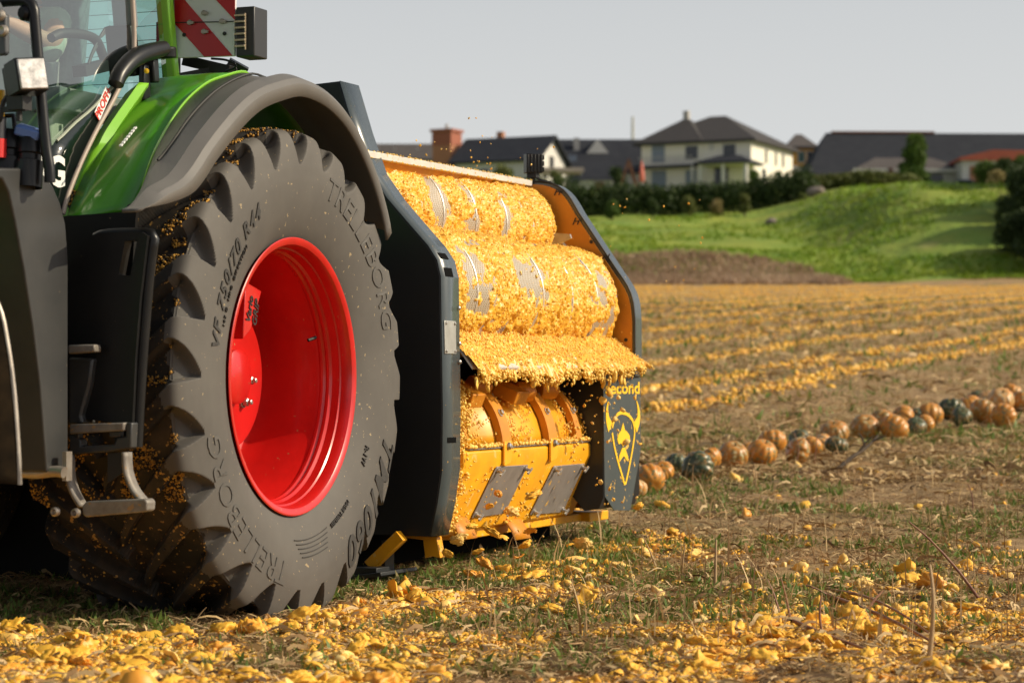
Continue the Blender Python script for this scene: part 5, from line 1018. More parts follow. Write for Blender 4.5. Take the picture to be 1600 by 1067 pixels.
stalk(((1065, 905), (1067, 880, 0), (1070, 850, 0)), .006, 'pale', 'thin pale stalk left of the lone upright one')
stalk(((1028, 893), (1016, 862, .05), (1004, 838, .1)), .006, 'pale', 'pale leaning stalk in front of the logo panel')
stalk(((1450, 1040), (1456, 985, 0), (1458, 930, 0), (1453, 882, .05)), .011, 'pale', 'tall pale stalk with a knee, front right')
stalk(((1272, 930), (1340, 965, .03), (1400, 992, .03), (1462, 1014, .0)), .012, 'red', 'long reddish stem lying towards the tall pale stalk', 'bent_stem', 'stem', 'lying', ((.2, (-.10, 0, .05)), (.6, (.08, .1, .07))))
stalk(((1292, 928), (1345, 955, .05), (1400, 985, .06), (1450, 1004, .02)), .009, 'red', 'thinner red stem lying close beside the long reddish one', 'bent_stem', 'stem', 'lying')
stalk(((1215, 968), (1245, 992, .03), (1290, 1012, .03), (1372, 1030, .0)), .011, 'red', 'reddish forked stem lying in front of the long one', 'bent_stem', 'stem', 'lying', ((.35, (-.04, .0, .17)), (.12, (-.05, .05, .15))))
stalk(((1288, 1005), (1281, 965, 0), (1283, 930, .02)), .007, 'red', 'short red stem standing over the crossed stems', 'bent_stem', 'stem')
stalk(((1540, 948), (1500, 895, .05), (1455, 845, .09), (1420, 815, .11)), .008, 'red', 'thin red stem leaning across the right of the ground', 'bent_stem', 'stem')
stalk(((1520, 800), (1519, 775, 0), (1512, 755, 0)), .006, 'red', 'thin curved red stem near the right edge of the pumpkins', 'bent_stem', 'stem')
stalk(((1302, 737), (1330, 715, .1), (1352, 700, .2), (1372, 680, .3)), .022, 'dark', 'dark leaning branch in front of the pumpkin row', 'dead_branch', 'branch', branches=((.6, (.12, 0, .14)), (.75, (-.05, 0, .12)), (.9, (.12, 0, .05))))
stalk(((1500, 700), (1550, 701, .2), (1600, 706, .3)), .012, 'pale', 'long pale straw lying right of the branch')
stalk(((1420, 695), (1470, 698, .2), (1520, 700, .2)), .010, 'pale', 'pale straw lying just right of the branch')
stalk(((1242, 728), (1248, 700, 0), (1240, 675, .0)), .008, 'red', 'thin stem rising before the mottled pumpkin', 'bent_stem', 'stem', branches=((.7, (.14, 0, .10)),))
stalk(((1272, 726), (1275, 700, 0), (1277, 676, 0)), .007, 'red', 'thin stem right of the one before the mottled pumpkin', 'bent_stem', 'stem')
stalk(((1180, 765), (1181, 745, 0), (1178, 725, 0)), .007, 'pale', 'short pale stalk before the ribbed trio')
stalk(((1600, 965), (1580, 985, -.1), (1562, 1000, -.15)), .012, 'pale', 'thick pale straw at the right edge above the heap of pieces')
stalk(((1068, 785), (1095, 780, .2), (1130, 776, .3)), .009, 'pale', 'pale straw lying in front of the green pumpkin')
stalk(((1198, 672), (1220, 662, .2), (1246, 654, .4)), .012, 'pale', 'pale straw lying behind the ribbed trio')
stalk(((120, 975), (180, 970, .0), (248, 952, .1)), .009, 'pale', 'pale straw lying before the muddy tyre', branches=((.5, (.04, 0, .06)), (.8, (-.05, 0, .05))))
stalk(((340, 985), (300, 975, 0), (262, 962, .1)), .008, 'pale', 'straw sticking out under the tyre tread', branches=((.4, (.05, 0, .07)),))
stalk(((355, 962), (350, 950, -.05), (343, 943, -.05)), .006, 'pale', 'short straw upright beside the tyre foot')
stalk(((1432, 990), (1452, 1012, -.1), (1465, 1030, -.1)), .007, 'red', 'small red stem at the foot of the tall pale stalk', 'bent_stem', 'stem')

# ================================================================== VILLAGE AND TREES BEHIND
H = 286.0                                            # distance of the houses
def hx(px, Y=H): return (px - 800) / F_PX * Y
def hz(py, Y=H): return CAM_H + (600 - py) / F_PX * Y
roof_dk = mat('slate_roof', (.022, .025, .034), .75, c2=(.030, .033, .042), scale=.9, spec=.2); roof_br = mat('grey_roof', (.10, .088, .084), .75, c2=(.08, .072, .07), scale=1.0, spec=.2)
roof_v = mat('villa_roof', (.060, .056, .056), .75, c2=(.050, .047, .048), scale=1.0, spec=.2); cream = mat('cream_render', (.80, .76, .66), .85, c2=(.75, .70, .60), scale=.5); whitew = mat('white_render', (.62, .60, .56), .85, c2=(.56, .54, .50), scale=.5); ochre = mat('ochre_render', (.70, .36, .06), .85, c2=(.64, .32, .05), scale=.6)
brickm = mat('brick', (.42, .19, .10), .85, c2=(.34, .15, .08), scale=3); pinkm = mat('pink_cloth', (.62, .16, .12), .8); woodm = mat('brown_wood', (.20, .085, .05), .8, c2=(.15, .06, .035), scale=2)
paneb = mat('window_pane', (.02, .026, .034), .08); shutter = mat('blue_shutter', (.20, .24, .30), .6); redroof = mat('red_roof', (.42, .10, .06), .8, c2=(.36, .085, .05), scale=.8); concrete = mat('concrete', (.42, .40, .37), .85)
def house(name, x0, x1, y0, y1, z0, z1, wallm, label, rz=0.0, cat='house'):
    """walls as one part; returns root and the half sizes, ready for roof and windows in the house's own frame"""
    cx, cy = (x0 + x1) / 2, (y0 + y1) / 2; r = empty(name, (cx, cy, z0), rz); tag(r, label, cat, 'houses on the rise beyond the field'); w, d, h = (x1 - x0) / 2, (y1 - y0) / 2, z1 - z0
    mb = MB(); mb.box((0, 0, (h - 2) / 2), (2 * w, 2 * d, h + 2)); mb.build('wall', wallm, r, bevel=.02); return r, w, d, h
def hip(r, w, d, h, rise, ov, ridge, m, ang=0.0, base=None, name='roof'):
    W_, D_ = w + ov, d + ov; rl = ridge; z = h if base is None else base
    P = [(-W_, -D_, z), (W_, -D_, z), (W_, D_, z), (-W_, D_, z), (-rl, 0, z + rise), (rl, 0, z + rise)]
    if rl < 0: P[4] = (0, rl, z + rise); P[5] = (0, -rl, z + rise)
    F_ = [[0, 1, 5, 4], [1, 2, 5], [2, 3, 4, 5], [3, 0, 4]] if rl >= 0 else [[0, 1, 4], [1, 2, 5, 4], [2, 3, 5], [3, 0, 4, 5]]
    mb = MB(); mb.add([(x, y, zz - .25) for x, y, zz in P[:4]] + P, [[0, 3, 2, 1], [0, 1, 5, 4], [1, 2, 6, 5], [2, 3, 7, 6], [3, 0, 4, 7]] + [[i + 4 for i in f] for f in F_]); return mb.build(name, m, r, None)
def gable(r, w, d, h, rise, ov, m, wallm, axis='x', th=.25):
    """ridge along x or y, gable walls closed"""
    mb = MB(); W_, D_ = w + ov, d + ov
    if axis == 'x': a = [(-W_, -D_, h - ov * rise / d), (-W_, 0, h + rise), (-W_, D_, h - ov * rise / d)]; e = Vector((2 * W_, 0, 0))
    else: a = [(-W_, -D_, h - ov * rise / w), (0, -D_, h + rise), (W_, -D_, h - ov * rise / w)]; e = Vector((0, 2 * D_, 0))
    mb.prism([Vector(p) for p in a] + [Vector(p) + Vector((0, 0, -th)) for p in a[::-1]], e); rf = mb.build('roof', m, r, None)
    g = MB()
    if axis == 'x': g.prism([(-w + .02, -d, h), (-w + .02, 0, h + rise - th * .6), (-w + .02, d, h)], (2 * w - .04, 0, 0))
    else: g.prism([(-w, -d + .02, h), (0, -d + .02, h + rise - th * .6), (w, -d + .02, h)], (0, 2 * d - .04, 0))
    g.build('gable_wall', wallm, r, None); return rf
def window(r, x, z, w, h, y, m=paneb, side='f', frame=whitew):
    mb = MB()
    if side == 'f': mb.box((x, y - .02, z), (w + .2, .10, h + .2)); f = mb.build('window', frame, r); mb = MB(); mb.box((x, y - .075, z), (w, .03, h)); mb.build('pane', m, f)
    else: mb.box((y + .02, x, z), (.10, w + .2, h + .2)); f = mb.build('window', frame, r); mb = MB(); mb.box((y + .075, x, z), (.03, w, h)); mb.build('pane', m, f)
# the cream villa, seen on its corner
VR = R(-25); cv, sv = math.cos(VR), -math.sin(VR); w, d = 6.95, 7.7; z0, z1 = hz(293), hz(219); h = z1 - z0
r = empty('villa', (hx(1172) - (w * cv - d * sv), H + 8.3, z0), VR); tag(r, 'cream two storey villa with dark hipped roofs and a porch', 'house', 'houses on the rise beyond the field')
mb = MB(); mb.box((0, 0, (h - 2) / 2), (2 * w, 2 * d, h + 2)); mb.build('wall', cream, r, bevel=.02)
def lx(px): return (hx(px) - hx(1089)) / cv
def lz(py): return hz(py) - z0
hip(r, w, d, h, lz(169) - h, .8, 1.0, roof_v)
o_ = hip(r, w * .52, d * .72, h, lz(174) - h, .8, .2, roof_v); o_.location = (-w * .46, -d * .30, .03)
mb = MB(); mb.box((-w * .46, -d * .30, lz(171)), (.7, .7, 1.4)); mb.build('chimney', concrete, r, bevel=.05)
for px, py, ww, hh, mm in ((1032, 236, 1.6, 2.0, shutter), (1083, 236, 1.5, 1.5, paneb), (1140, 236, 1.5, 1.5, paneb), (1033, 276, 1.8, 2.0, shutter), (1082, 276, 1.3, 1.8, shutter), (1128, 279, 1.7, 2.6, paneb)): window(r, lx(px), lz(py), ww, hh, -d, mm)
mb = MB(); mb.box((lx(1113), -d - .06, lz(228)), (.6, .12, .9)); mb.build('wall_plaque', whitew, r)
for yy, ww in ((-2.4, .6), (1.2, .5), (3.9, .6)): window(r, yy, h * .72, ww, 1.6, w, paneb, 's')
window(r, -3.2, h * .25, 1.2, 2.0, w, paneb, 's'); window(r, 2.2, h * .25, .8, 1.6, w, paneb, 's')
mb = MB(); mb.box((lx(1050), -d - .8, lz(258)), (7.0, 1.7, .22)); mb.build('balcony', roof_dk, r)
mb = MB()
for k in range(16): mb.box((lx(1050) - 3.3 + k * .44, -d - 1.55, lz(258) + .6), (.05, .05, 1.0))
mb.box((lx(1050), -d - 1.55, lz(258) + 1.12), (6.9, .07, .07)); mb.build('balcony_rail', concrete, r)
for px in (1013, 1090):
    mb = MB(); mb.box((lx(px), -d - 1.4, lz(276)), (.28, .28, 2.7)); mb.build('balcony_post', whitew, r)
prf = hip(r, 2.9, 2.2, 0, lz(245) - lz(257), .5, 1.3, roof_dk, base=0, name='porch_roof'); prf.location = (lx(1146), -d - 1.6, lz(257))
mb = MB(); mb.box((lx(1146), -d - 1.6, lz(259)), (6.2, 4.6, .4)); mb.build('porch_beam', whitew, r)
for dx in (-2.8, 0, 2.8):
    mb = MB(); mb.box((lx(1146) + dx, -d - 3.6, lz(276)), (.4, .4, 2.6)); mb.build('porch_post', whitew, r)
# ochre house behind it
Y2 = H + 22; r, w, d, h = house('ochre_house', hx(1236, Y2), hx(1272, Y2), Y2, Y2 + 8, hz(286, Y2), hz(229, Y2), ochre, 'ochre and cream house half hidden behind the right of the villa')
hip(r, w, d, h, 2.0, .6, .4, roof_br); window(r, -.1, h * .72, .8, 1.3, -d, mat('green_pane', (.02, .07, .05), .2)); window(r, .95, h * .72, .5, 1.3, -d); mb = MB(); mb.box((0, -d - .03, h * .38), (2 * w, .08, .9)); mb.build('trim_band', cream, r)
# long barn on the right with white building before it
Y3 = H + 6; r, w, d, h = house('long_barn', hx(1272, Y3), hx(1680, Y3), Y3 + 6, Y3 + 18, hz(296, Y3), hz(268, Y3), whitew, 'long barn with a huge dark roof at the right', R(2.0), 'barn')
W_ = w; mb = MB(); zr = hz(206, Y3) - hz(296, Y3) + 1.0; P = [(-W_ - .5, -d - 1, h), (W_, -d - 1, h), (W_, d, h), (-W_ - .5, d, h), (-W_ + 2.8, -1, zr), (W_, -1, zr)]; mb.add(P, [[0, 1, 5, 4], [1, 2, 5], [2, 3, 4, 5], [3, 0, 4], [0, 3, 2, 1]]); mb.build('roof', roof_dk, r, None)
mb = MB(); mb.box((-W_ + 10, -1, zr + .08), (13, .5, .25)); mb.build('roof_ridge', woodm, r)
mb = MB(); mb.box((-W_ + 1.6, -d - .4, h - .1), (3.4, .9, .5)); mb.build('lean_to', woodm, r); window(r, -W_ + 1.7, h * .45, 1.6, 1.2, -d); window(r, -W_ + 4.8, h * .45, .7, 1.1, -d)
Y4 = H - 4; r, w, d, h = house('low_annex', hx(1340, Y4), hx(1500, Y4), Y4, Y4 + 7, hz(294, Y4), hz(266, Y4), whitew, 'low white annex with a flat grey hipped roof before the barn', R(1), 'annex')
hip(r, w, d, h, hz(242, Y4) - hz(266, Y4), .7, w - 2.6, roof_br); mb = MB(); mb.box((0, -d - .65, h - .05), (2 * w + 1.3, .25, .40)); mb.build('fascia', whitew, r)
window(r, -w * .35, h * .5, 2.0, 1.2, -d); window(r, w * .52, h * .55, 1.7, 1.0, -d); window(r, -w * .72, h * .5, .6, 1.2, -d)
mb = MB(); mb.box((-w * .85, -d - .1, h * .45), (.5, .3, h * .9)); mb.build('door_post', concrete, r)
Y5 = H - 8; r, w, d, h = house('red_roofed_shed', hx(1504, Y5), hx(1680, Y5), Y5, Y5 + 6, hz(296, Y5), hz(250, Y5), whitew, 'white shed under a sloping red roof at the right edge', 0, 'shed')
mb = MB(); mb.prism([(-w - .4, -d - .6, h - .05), (-w - .4, -d - .6, h + .25), (-w + 3.5, -d - .6, h + 1.15), (w, -d - .6, h + 1.0), (w, -d - .6, h - .05)], (0, 2 * d + 1.2, 0)); mb.build('roof', redroof, r); mb = MB(); mb.box((-w + 1.5, -d - .02, h * .5), (1.2, .1, 2.0)); mb.build('door', brickm, r); window(r, w * .0, h * .5, 2.4, 1.4, -d)
# gabled house left of the villa
Y6 = H + 4; r, w, d, h = house('gabled_house', hx(728, Y6), hx(868, Y6), Y6, Y6 + 9, hz(300, Y6), hz(245, Y6), whitew, 'white gabled house with a steep dark roof left of the villa', R(-24))
gable(r, w, d, h, hz(208, Y6) - hz(245, Y6), .7, roof_dk, whitew, 'x'); window(r, 0, h * .9, 1.2, 1.4, w, paneb, 's'); window(r, -2.0, h * .55, 1.2, 1.3, w, paneb, 's'); window(r, -1.5, h * .5, 1.3, 1.4, -d); window(r, -4.2, h * .5, 1.3, 1.4, -d); window(r, 1.6, h * .5, 1.3, 1.4, -d)
mb = MB(); mb.box((-2, 1.5, h + 3.0), (.8, .8, 1.4)); mb.build('chimney', brickm, r)
# long dark roof between
Y7 = H + 12; r, w, d, h = house('long_farmhouse', hx(862, Y7), hx(1010, Y7), Y7, Y7 + 10, hz(298, Y7), hz(262, Y7), whitew, 'farmhouse with a long dark roof and a white dormer between gable and villa')
gable(r, w, d, h, hz(211, Y7) - hz(262, Y7), .6, roof_dk, whitew, 'x')
mb = MB(); sl = (h + hz(211, Y7) - hz(262, Y7) - h) / d
dz = hz(225, Y7) - hz(298, Y7); mb.prism([(hx(935, Y7) - (hx(862, Y7) + hx(1010, Y7)) / 2 - 1.4, -2.6, dz - .9), (hx(935, Y7) - (hx(862, Y7) + hx(1010, Y7)) / 2 + 1.4, -2.6, dz - .9), (hx(935, Y7) - (hx(862, Y7) + hx(1010, Y7)) / 2, -2.6, dz + .9)], (0, 2.5, 0)); mb.build('dormer', whitew, r)
mb = MB(); mb.box((hx(902, Y7) - (hx(862, Y7) + hx(1010, Y7)) / 2, -1.6, dz + .3), (.7, .7, 1.6)); mb.build('chimney', concrete, r)
mb = MB(); mb.box((hx(895, Y7) - (hx(862, Y7) + hx(1010, Y7)) / 2, -d * .74, h + 1.25), (1.0, .35, .8)); mb.build('skylight', shutter, r)
window(r, -3, h * .5, 1.3, 1.2, -d); window(r, 2, h * .5, 1.3, 1.2, -d)
Y8 = H - 2; r, w, d, h = house('garden_shed', hx(908, Y8), hx(958, Y8), Y8, Y8 + 4, hz(304, Y8), hz(282, Y8), whitew, 'small grey shed with a dark lean roof below the farmhouse', 0, 'shed')
mb = MB(); mb.prism([(-w - .3, -d - .3, h), (w + .5, -d - .3, h), (w + .3, -d + 2.6, h + 2.1), (-w + 1.2, -d + 2.6, h + 2.1)], (0, .1, .2)); mb.build('roof', roof_dk, r)
mb = MB(); mb.box((.3, -d - .03, h * .45), (1.1, .08, 1.5)); mb.build('door', woodm, r)
mb = MB(); ro = empty('carport', ((hx(842) + hx(912)) / 2, H + 1, hz(302)), 0); tag(ro, 'flat pale carport roof on posts beside the gabled house', 'carport', 'houses on the rise beyond the field'); mb.box((0, 0, hz(266) - hz(302)), (hx(912) - hx(842), 4, .5)); mb.build('roof', mat('carport_tan', (.45, .36, .31), .8), ro)
for sx in (-2.4, 0, 2.4): 
    mb = MB(); mb.box((sx, -1.7, (hz(266) - hz(302)) / 2), (.2, .2, hz(266) - hz(302))); mb.build('post', concrete, ro)
# brick chimney stack and the low roofs at the left
Y9 = H + 10; r, w, d, h = house('brick_tower', hx(681, Y9), hx(714, Y9), Y9, Y9 + 2.6, hz(300, Y9), hz(205, Y9), brickm, 'square brick chimney tower rising above the grey roofs', R(-28), 'tower')
mb = MB(); mb.box((0, 0, h + .15), (2 * w + .5, 2 * d + .5, .35)); mb.box((0, 0, h - .9), (2 * w + .12, 2 * d + .12, 1.5)); mb.build('cap', mat('dark_brick', (.30, .10, .06), .85), r); mb = MB(); mb.tube([(0, 0, h), (0, 0, h + 1.0)], .2, 8); mb.build('flue', concrete, r)
Y10 = H + 25; r, w, d, h = house('grey_roofed_house', hx(545, Y10), hx(684, Y10), Y10, Y10 + 9, hz(300, Y10), hz(246, Y10), whitew, 'house with a long low grey roof left of the brick tower')
gable(r, w, d, h, hz(219, Y10) - hz(246, Y10), .5, roof_br, whitew, 'x')
for sx in (-2.2, 0, 3.0):
    mb = MB(); mb.box((sx, -1.7, h + .9), (.35, .35, 1.2)); mb.build('chimney', concrete, r)
window(r, -2, h * .5, 1.3, 1.3, -d); window(r, 2.5, h * .5, 1.3, 1.3, -d)
# mast far behind, folded parasol, playground frame, boulders, parked car
mb = MB(); mb.tube([(0, 0, 0), (0, 0, hz(182, 420) - hz(300, 420))], [.35, .2], 8); o = mb.build('radio_mast', concrete, None, 60); o.location = (hx(989, 420), 420, hz(300, 420)); tag(o, 'thin grey mast rising behind the farmhouse roof', 'mast')
ps = empty('folded_parasol', (hx(1003, H - 8), H - 8, hz(296, H - 8))); tag(ps, 'folded pink parasol standing left of the villa', 'parasol'); hp = hz(250, H - 8) - hz(296, H - 8)
mb = MB(); mb.lathe([(.8, .05), (1.0, .34), (1.9, .28), (hp - .3, .10), (hp, .02)], (0, 0, 0), (0, 0, 1), 14); mb.build('canopy', pinkm, ps, 60); mb = MB(); mb.tube([(0, 0, 0), (0, 0, 1.0)], .05, 8); mb.lathe([(-.3, .4), (.15, .4), (.2, 0)], (0, 0, 0), (0, 0, 1), 14); mb.build('pole', concrete, ps, 60)
def frame_(px, pz, Y, hgt, label):
    f = empty('swing_frame', (hx(px, Y), Y, hz(pz, Y))); tag(f, label, 'swing frame')
    for s in (-1, 1):
        mb = MB(); mb.bar((s * 1.1, 0, -.3), (0, 0, hgt), .22, .22, up=(0, 1, 0)); mb.build('leg', woodm, f); mb = MB(); mb.bar((s * 1.1, 2.4, -.3), (0, 2.4, hgt), .22, .22, up=(0, 1, 0)); mb.build('leg', woodm, f)
    mb = MB(); mb.bar((0, -.2, hgt), (0, 2.6, hgt), .2, .2, up=(0, 0, 1)); mb.build('crossbar', woodm, f)
frame_(983, 293, H - 7, 3.2, 'brown wooden swing frame left of the pink parasol'); frame_(1393, 294, H - 6, 2.3, 'brown wooden swing frame under the pointed tree before the barn'); frame_(1420, 297, H - 7, 2.0, 'tan wooden frame right beside the one under the pointed tree')
car = empty('parked_car', (hx(1505, H - 9), H - 9, hz(301, H - 9)), R(3)); tag(car, 'dark parked car in front of the red roofed shed', 'car'); mb = MB(); mb.prism([(-2.1, -.85, .3), (-2.15, -.85, .8), (-1.3, -.85, .95), (-.7, -.85, 1.45), (.9, -.85, 1.45), (1.5, -.85, .95), (2.1, -.85, .85), (2.15, -.85, .3)], (0, 1.7, 0)); mb.build('body', mat('car_paint', (.03, .04, .06), .25, coat=.6), car, bevel=.08)
mb = MB(); mb.prism([(-.62, -.87, .95), (-.45, -.87, 1.36), (.8, -.87, 1.36), (1.2, -.87, .95)], (0, 1.74, 0)); mb.build('side_window', paneb, car)
for sx in (-1.35, 1.35):
    for sy in (-.8, .8): 
        mb = MB(); mb.lathe([(-.1, 0), (-.1, .3), (-.08, .33), (.08, .33), (.1, .3), (.1, 0)], (sx, sy, .33), (0, 1, 0), 20); mb.build('wheel', dark, car, 40)
def boulder(px, py, Y, s, label):
    v, f = lump(3, .18, .6, rng); me = np_mesh('boulder', v * s, f); o = link_mesh('boulder', me, mat('boulder_stone', (.24, .20, .17), .9, c2=(.18, .15, .13), scale=2), None, 180); o.location = (hx(px, Y), Y, gz(hx(px, Y), Y) + s * .3); tag(o, label, 'boulder')
boulder(1276, 320, 234, .95, 'big pale boulder at the right end of the hedge'); boulder(1206, 338, 222, .5, 'small pale boulder on the grass below the hedge')

# trees, hedges and shrubs: many small leaves spread through each crown
lf_v = np.array([(-.5, 0, 0), (0, -.28, .08), (.5, 0, 0), (0, .28, .08)]); lf_f = np.array([(0, 1, 2, 3)])
lm = {'mid': leaf_mat('leaves_mid', (.055, .105, .018), (.11, .17, .032), 1.2), 'dark': leaf_mat('leaves_dark', (.028, .052, .015), (.060, .092, .025), 1.2), 'olive': leaf_mat('leaves_olive', (.09, .115, .03), (.16, .17, .05), 1.2), 'tan': leaf_mat('leaves_tan', (.22, .18, .07), (.30, .24, .10), 1.2)}
bark = mat('bark', (.10, .07, .05), .9, c2=(.06, .045, .03), scale=3)
def leaves(clumps, per, ls):
    P = []
    for (cx, cy, cz, rx, ry, rz_) in clumps:
        q = rng.normal(size=(per, 3)); q /= np.linalg.norm(q, axis=1)[:, None]; q *= (rng.random(per)[:, None] ** .45); P.append(q * (rx, ry, rz_) + (cx, cy, cz))
    P = np.concatenate(P); V, F_, _ = scatter([(lf_v, lf_f)], rand_rot(len(P)), P, rng.uniform(.6, 1.3, len(P)) * ls); return V, F_
def tree(name, px, py, Y, hgt, wid, m, label, cat='tree', shape='round', group='trees and shrubs by the houses', dens=1.0, z=None):
    x = hx(px, Y); z = gz(x, Y) - .15 if z is None else z; r = empty(name, (x, Y, z)); tag(r, label, cat, group); mb = MB(); mb.tube([(0, 0, 0), (.05 * wid, 0, hgt * .35), (0, .03, hgt * .8)], [hgt * .035, hgt * .022, hgt * .006], 8)
    for k in range(4): a = k * 1.7; mb.tube([(0, 0, hgt * (.25 + .1 * k)), (math.cos(a) * wid * .3, math.sin(a) * wid * .3, hgt * (.42 + .1 * k))], [hgt * .012, hgt * .004], 6)
    mb.build('trunk', bark, r, 60); cl = []
    nk = 16 if hgt > 3 else 8
    for k in range(nk):
        t = (k + .5) / nk
        if shape == 'cone': rr = wid * .5 * (1 - t) ** .7 * random.uniform(.5, 1); zz = hgt * (.22 + .74 * t)
        else: rr = wid * .36 * math.sin(math.pi * (.15 + .8 * t)) * random.uniform(.4, 1); zz = hgt * (.25 + .62 * t)
        a = random.uniform(0, 6.28); c = wid * random.uniform(.22, .34); cl.append((math.cos(a) * rr, math.sin(a) * rr, zz, c, c, c * .8))
    V, F_ = leaves(cl, int(190 * dens), .055 * (hgt + wid) * .5 + .12); link_mesh('crown', np_mesh('crown', V, F_), lm[m], r)
tree('pointed_tree', 1430, 296, H - 8, hz(205, H - 8) - hz(296, H - 8), 3.7, 'mid', 'tall pointed green tree standing before the dark barn roof', shape='cone', dens=2.4)
for px, w_, h_, m, Yk, lab in ((1540, 3.2, 3.6, 'mid', H - 14, 'bright green bush below the left of the red roof'), (1572, 3.4, 4.2, 'dark', H - 16, 'dark bush right of the bright one below the red roof'), (1600, 3.6, 4.4, 'mid', H - 15, 'green bush cut off by the right edge below the red roof'), (1556, 2.2, 2.0, 'tan', 226, 'dry tan bush on the dark right end of the bank')):
    tree('garden_bush', px, 0, Yk, h_, w_, m, lab, 'bush', dens=1.3)
for px, w_, h_, m, lab in ((1176, 2.0, 2.6, 'mid', 'round trimmed bush at the villa porch'), (1218, 1.0, 2.3, 'dark', 'narrow conical shrub against the sunlit villa wall'), (1246, 2.2, 1.6, 'dark', 'low dark bush at the right foot of the villa'), (961, 2.6, 2.9, 'dark', 'dark conifer left of the brown swing frame'), (783, 3.2, 3.2, 'olive', 'olive tree in front of the gabled house'), (868, 2.2, 2.4, 'olive', 'olive bush by the carport')):
    tree('garden_shrub', px, 0, H - 6, h_, w_, m, lab, 'shrub', shape='cone' if w_ < 1.5 or px == 961 else 'round')
def hedge(px0, px1, Y, h_, d_, m, label, n):
    x0, x1 = hx(px0, Y), hx(px1, Y); r = empty('hedge', ((x0 + x1) / 2, Y, gz((x0 + x1) / 2, Y))); tag(r, label, 'hedge', 'hedges below the houses'); cl = []
    for k in range(n): x = x0 + (x1 - x0) * (k + random.random()) / n; hh = h_ * random.uniform(.92, 1.06); cl.append((x - r.location.x, random.uniform(-.5, .5), gz(x, Y) - r.location.z + hh * .48, 1.5, d_ * .5, hh * .55))
    V, F_ = leaves(cl, 420, .36); link_mesh('foliage', np_mesh('foliage', V, F_), lm[m], r); mb = MB()
    for k in range(0, n, 3): x = x0 + (x1 - x0) * (k + .5) / n - r.location.x; mb.tube([(x, 0, -.2), (x, 0, h_ * .5)], .08, 5)
    mb.build('stems', bark, r, 60)
hedge(640, 905, 243, 3.4, 2.4, 'dark', 'dark hedge seen low between the harvester and the carport', 20); hedge(895, 1262, 236, 3.0, 2.6, 'dark', 'long dark hedge running below the villa', 46); hedge(1255, 1420, 240, 1.7, 2.2, 'olive', 'low olive hedge below the barn, right of the boulder', 20)
for px, w_, h_, m, lab in ((1075, 1.8, 2.3, 'olive', 'light round shrub before the middle of the long hedge'), (1122, 1.6, 1.7, 'tan', 'dry tan shrub right of the light round one'), (957, 1.7, 2.2, 'mid', 'young tree before the left end of the long hedge'), (1020, 1.4, 2.2, 'dark', 'thin young tree left of the light round shrub'), (1164, 1.4, 2.6, 'olive', 'slim young tree before the right half of the long hedge')):
    tree('young_tree', px, 0, 229, h_, w_, m, lab, 'young tree', dens=.8)
for px, Yk, hh, ww, lab in ((1594, 178, 3.2, 4.2, 'big dark shrub at the right edge on the foot of the bank'), (1572, 186, 2.6, 3.0, 'dark shrub half way up the right end of the bank'), (1612, 190, 4.2, 4.6, 'tallest dark shrub on the right end of the bank')):
    tree('bank_shrub', px, 0, Yk, hh, ww, 'dark', lab, 'shrub', dens=2.0)
# trees just outside the right edge that shade the end of the bank
for k, (x, Y, hh, w_) in enumerate(((41.5, 176, 6.5, 5.5), (44, 184, 8, 6.5), (45.5, 194, 8, 6.5), (47.5, 204, 8, 6.5), (38.2, 173.5, 4, 4))):
    r_px = 800 + x / Y * F_PX; tree('shade_tree', r_px, 0, Y, hh, w_, 'dark', ('tall dark tree at the near end of the bank', 'tallest dark tree at the right of the bank', 'broad dark tree behind the tallest one', 'dark tree farthest back on the bank', 'small dark tree at the foot of the bank')[k], dens=2.2, group='shade trees right of the bank')

# ================================================================== DRIVER
sk = mat('skin', (.50, .27, .18), .55); shirt = mat('work_shirt', (.36, .44, .34), .85, c2=(.30, .38, .30), scale=12); trous = mat('work_trousers', (.07, .09, .13), .9); hairm = mat('dark_hair', (.03, .022, .016), .7)
def skin_body(name, verts, edges, radii, mt, parent=None, sub=2):
    me = bpy.data.meshes.new(name); me.from_pydata(verts, edges, []); o = link_mesh(name, me, mt, parent); s = o.modifiers.new('skin', 'SKIN'); s.use_smooth_shade = True
    for v, r_ in zip(me.skin_vertices[0].data, radii): v.radius = (r_, r_) if not isinstance(r_, tuple) else r_
    me.skin_vertices[0].data[0].use_root = True; b = o.modifiers.new('sub', 'SUBSURF'); b.levels = sub; b.render_levels = sub; return o
drv = empty('person', T.w((-1.46, .04, 2.13)), -R(T.deg)); tag(drv, 'driver in a pale green work shirt sitting in the cab', 'person')
V = [(0, 0, 0), (0, .05, .18), (0, .10, .36), (0, .10, .50), (0, .08, .58), (0, .06, .66), (0, .04, .78),
     (.17, .10, .50), (.25, -.06, .37), (.20, -.36, .44), (.19, -.44, .44), (-.17, .10, .50), (-.24, -.06, .32), (-.20, -.36, .42), (-.19, -.44, .43),
     (.10, -.04, -.02), (.13, -.46, .02), (.13, -.50, -.40), (.13, -.66, -.44), (-.10, -.04, -.02), (-.13, -.46, .02), (-.13, -.50, -.40), (-.13, -.66, -.44)]
E_ = [(0, 1), (1, 2), (2, 3), (3, 4), (4, 5), (5, 6), (3, 7), (7, 8), (8, 9), (9, 10), (3, 11), (11, 12), (12, 13), (13, 14), (0, 15), (15, 16), (16, 17), (17, 18), (0, 19), (19, 20), (20, 21), (21, 22)]
rad = [.15, .145, .15, .13, .065, .058, .10, .07, .052, .036, .034, .07, .052, .036, .034, .09, .065, .05, .045, .09, .065, .05, .045]
skin_body('body', V, E_, rad, sk, drv)
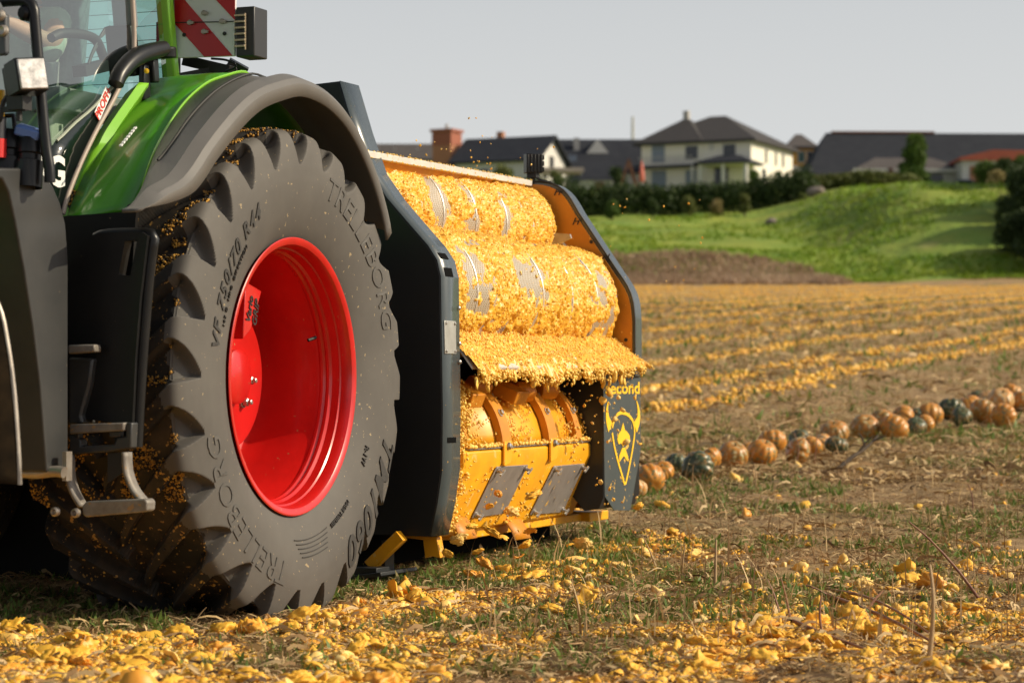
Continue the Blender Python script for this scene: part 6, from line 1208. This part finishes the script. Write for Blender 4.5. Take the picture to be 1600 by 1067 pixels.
Vs = [(0, 0, .02), (0, .05, .18), (0, .10, .36), (0, .10, .49), (.17, .10, .50), (.23, -.04, .335), (.215, -.16, .35), (-.17, .10, .50), (-.23, -.04, .335), (-.215, -.16, .35)]
skin_body('shirt', Vs, [(0, 1), (1, 2), (2, 3), (3, 4), (4, 5), (5, 6), (3, 7), (7, 8), (8, 9)], [.165, .16, .165, .14, .085, .068, .062, .085, .068, .062], shirt, drv)
Vt = [(0, 0, 0), (.10, -.04, -.02), (.13, -.46, .02), (.13, -.50, -.34), (-.10, -.04, -.02), (-.13, -.46, .02), (-.13, -.50, -.34)]
skin_body('trousers', Vt, [(0, 1), (1, 2), (2, 3), (0, 4), (4, 5), (5, 6)], [.165, .10, .075, .062, .10, .075, .062], trous, drv)
mb = MB(); mb.lathe([(0, .105), (.04, .108), (.08, .09), (.11, .05), (.12, 0)], (0, .055, .78), (0, 0, 1), 20); mb.build('hair', hairm, drv, 60)
mb = MB(); mb.lathe([(0, .016), (.02, .010), (.024, 0)], (0, -.055, .765), (0, -1, -.2), 8); mb.build('nose', sk, drv, 60)
for s in (-1, 1):
    mb = MB(); mb.lathe([(0, .012), (.006, .010), (.009, 0)], (s * .034, -.052, .80), (0, -1, 0), 10); mb.build('eye', print_dark, drv, 60)
    mb = MB(); mb.lathe([(0, .028), (.012, .022), (.014, 0)], (s * .095, .045, .785), (s, 0, 0), 10); mb.build('ear', sk, drv, 60)
    hv = [(s * .19, -.44, .43), (s * .185, -.50, .435)]; he = [(0, 1)]; hr = [.030, .028]
    for k in range(4):
        b = len(hv); L_ = (.030, .036, .034, .026)[k]; dx = (k - 1.5) * .017; hv += [(s * .185 + dx, -.535, .44), (s * .185 + dx, -.535 - L_, .425), (s * .185 + dx, -.535 - L_ * .9, .395)]; he += [(1, b), (b, b + 1), (b + 1, b + 2)]; hr += [.011, .010, .009]
    b = len(hv); hv += [(s * .150, -.48, .425), (s * .140, -.52, .405)]; he += [(1, b), (b, b + 1)]; hr += [.012, .010]; skin_body('hand', hv, he, hr, sk, drv)
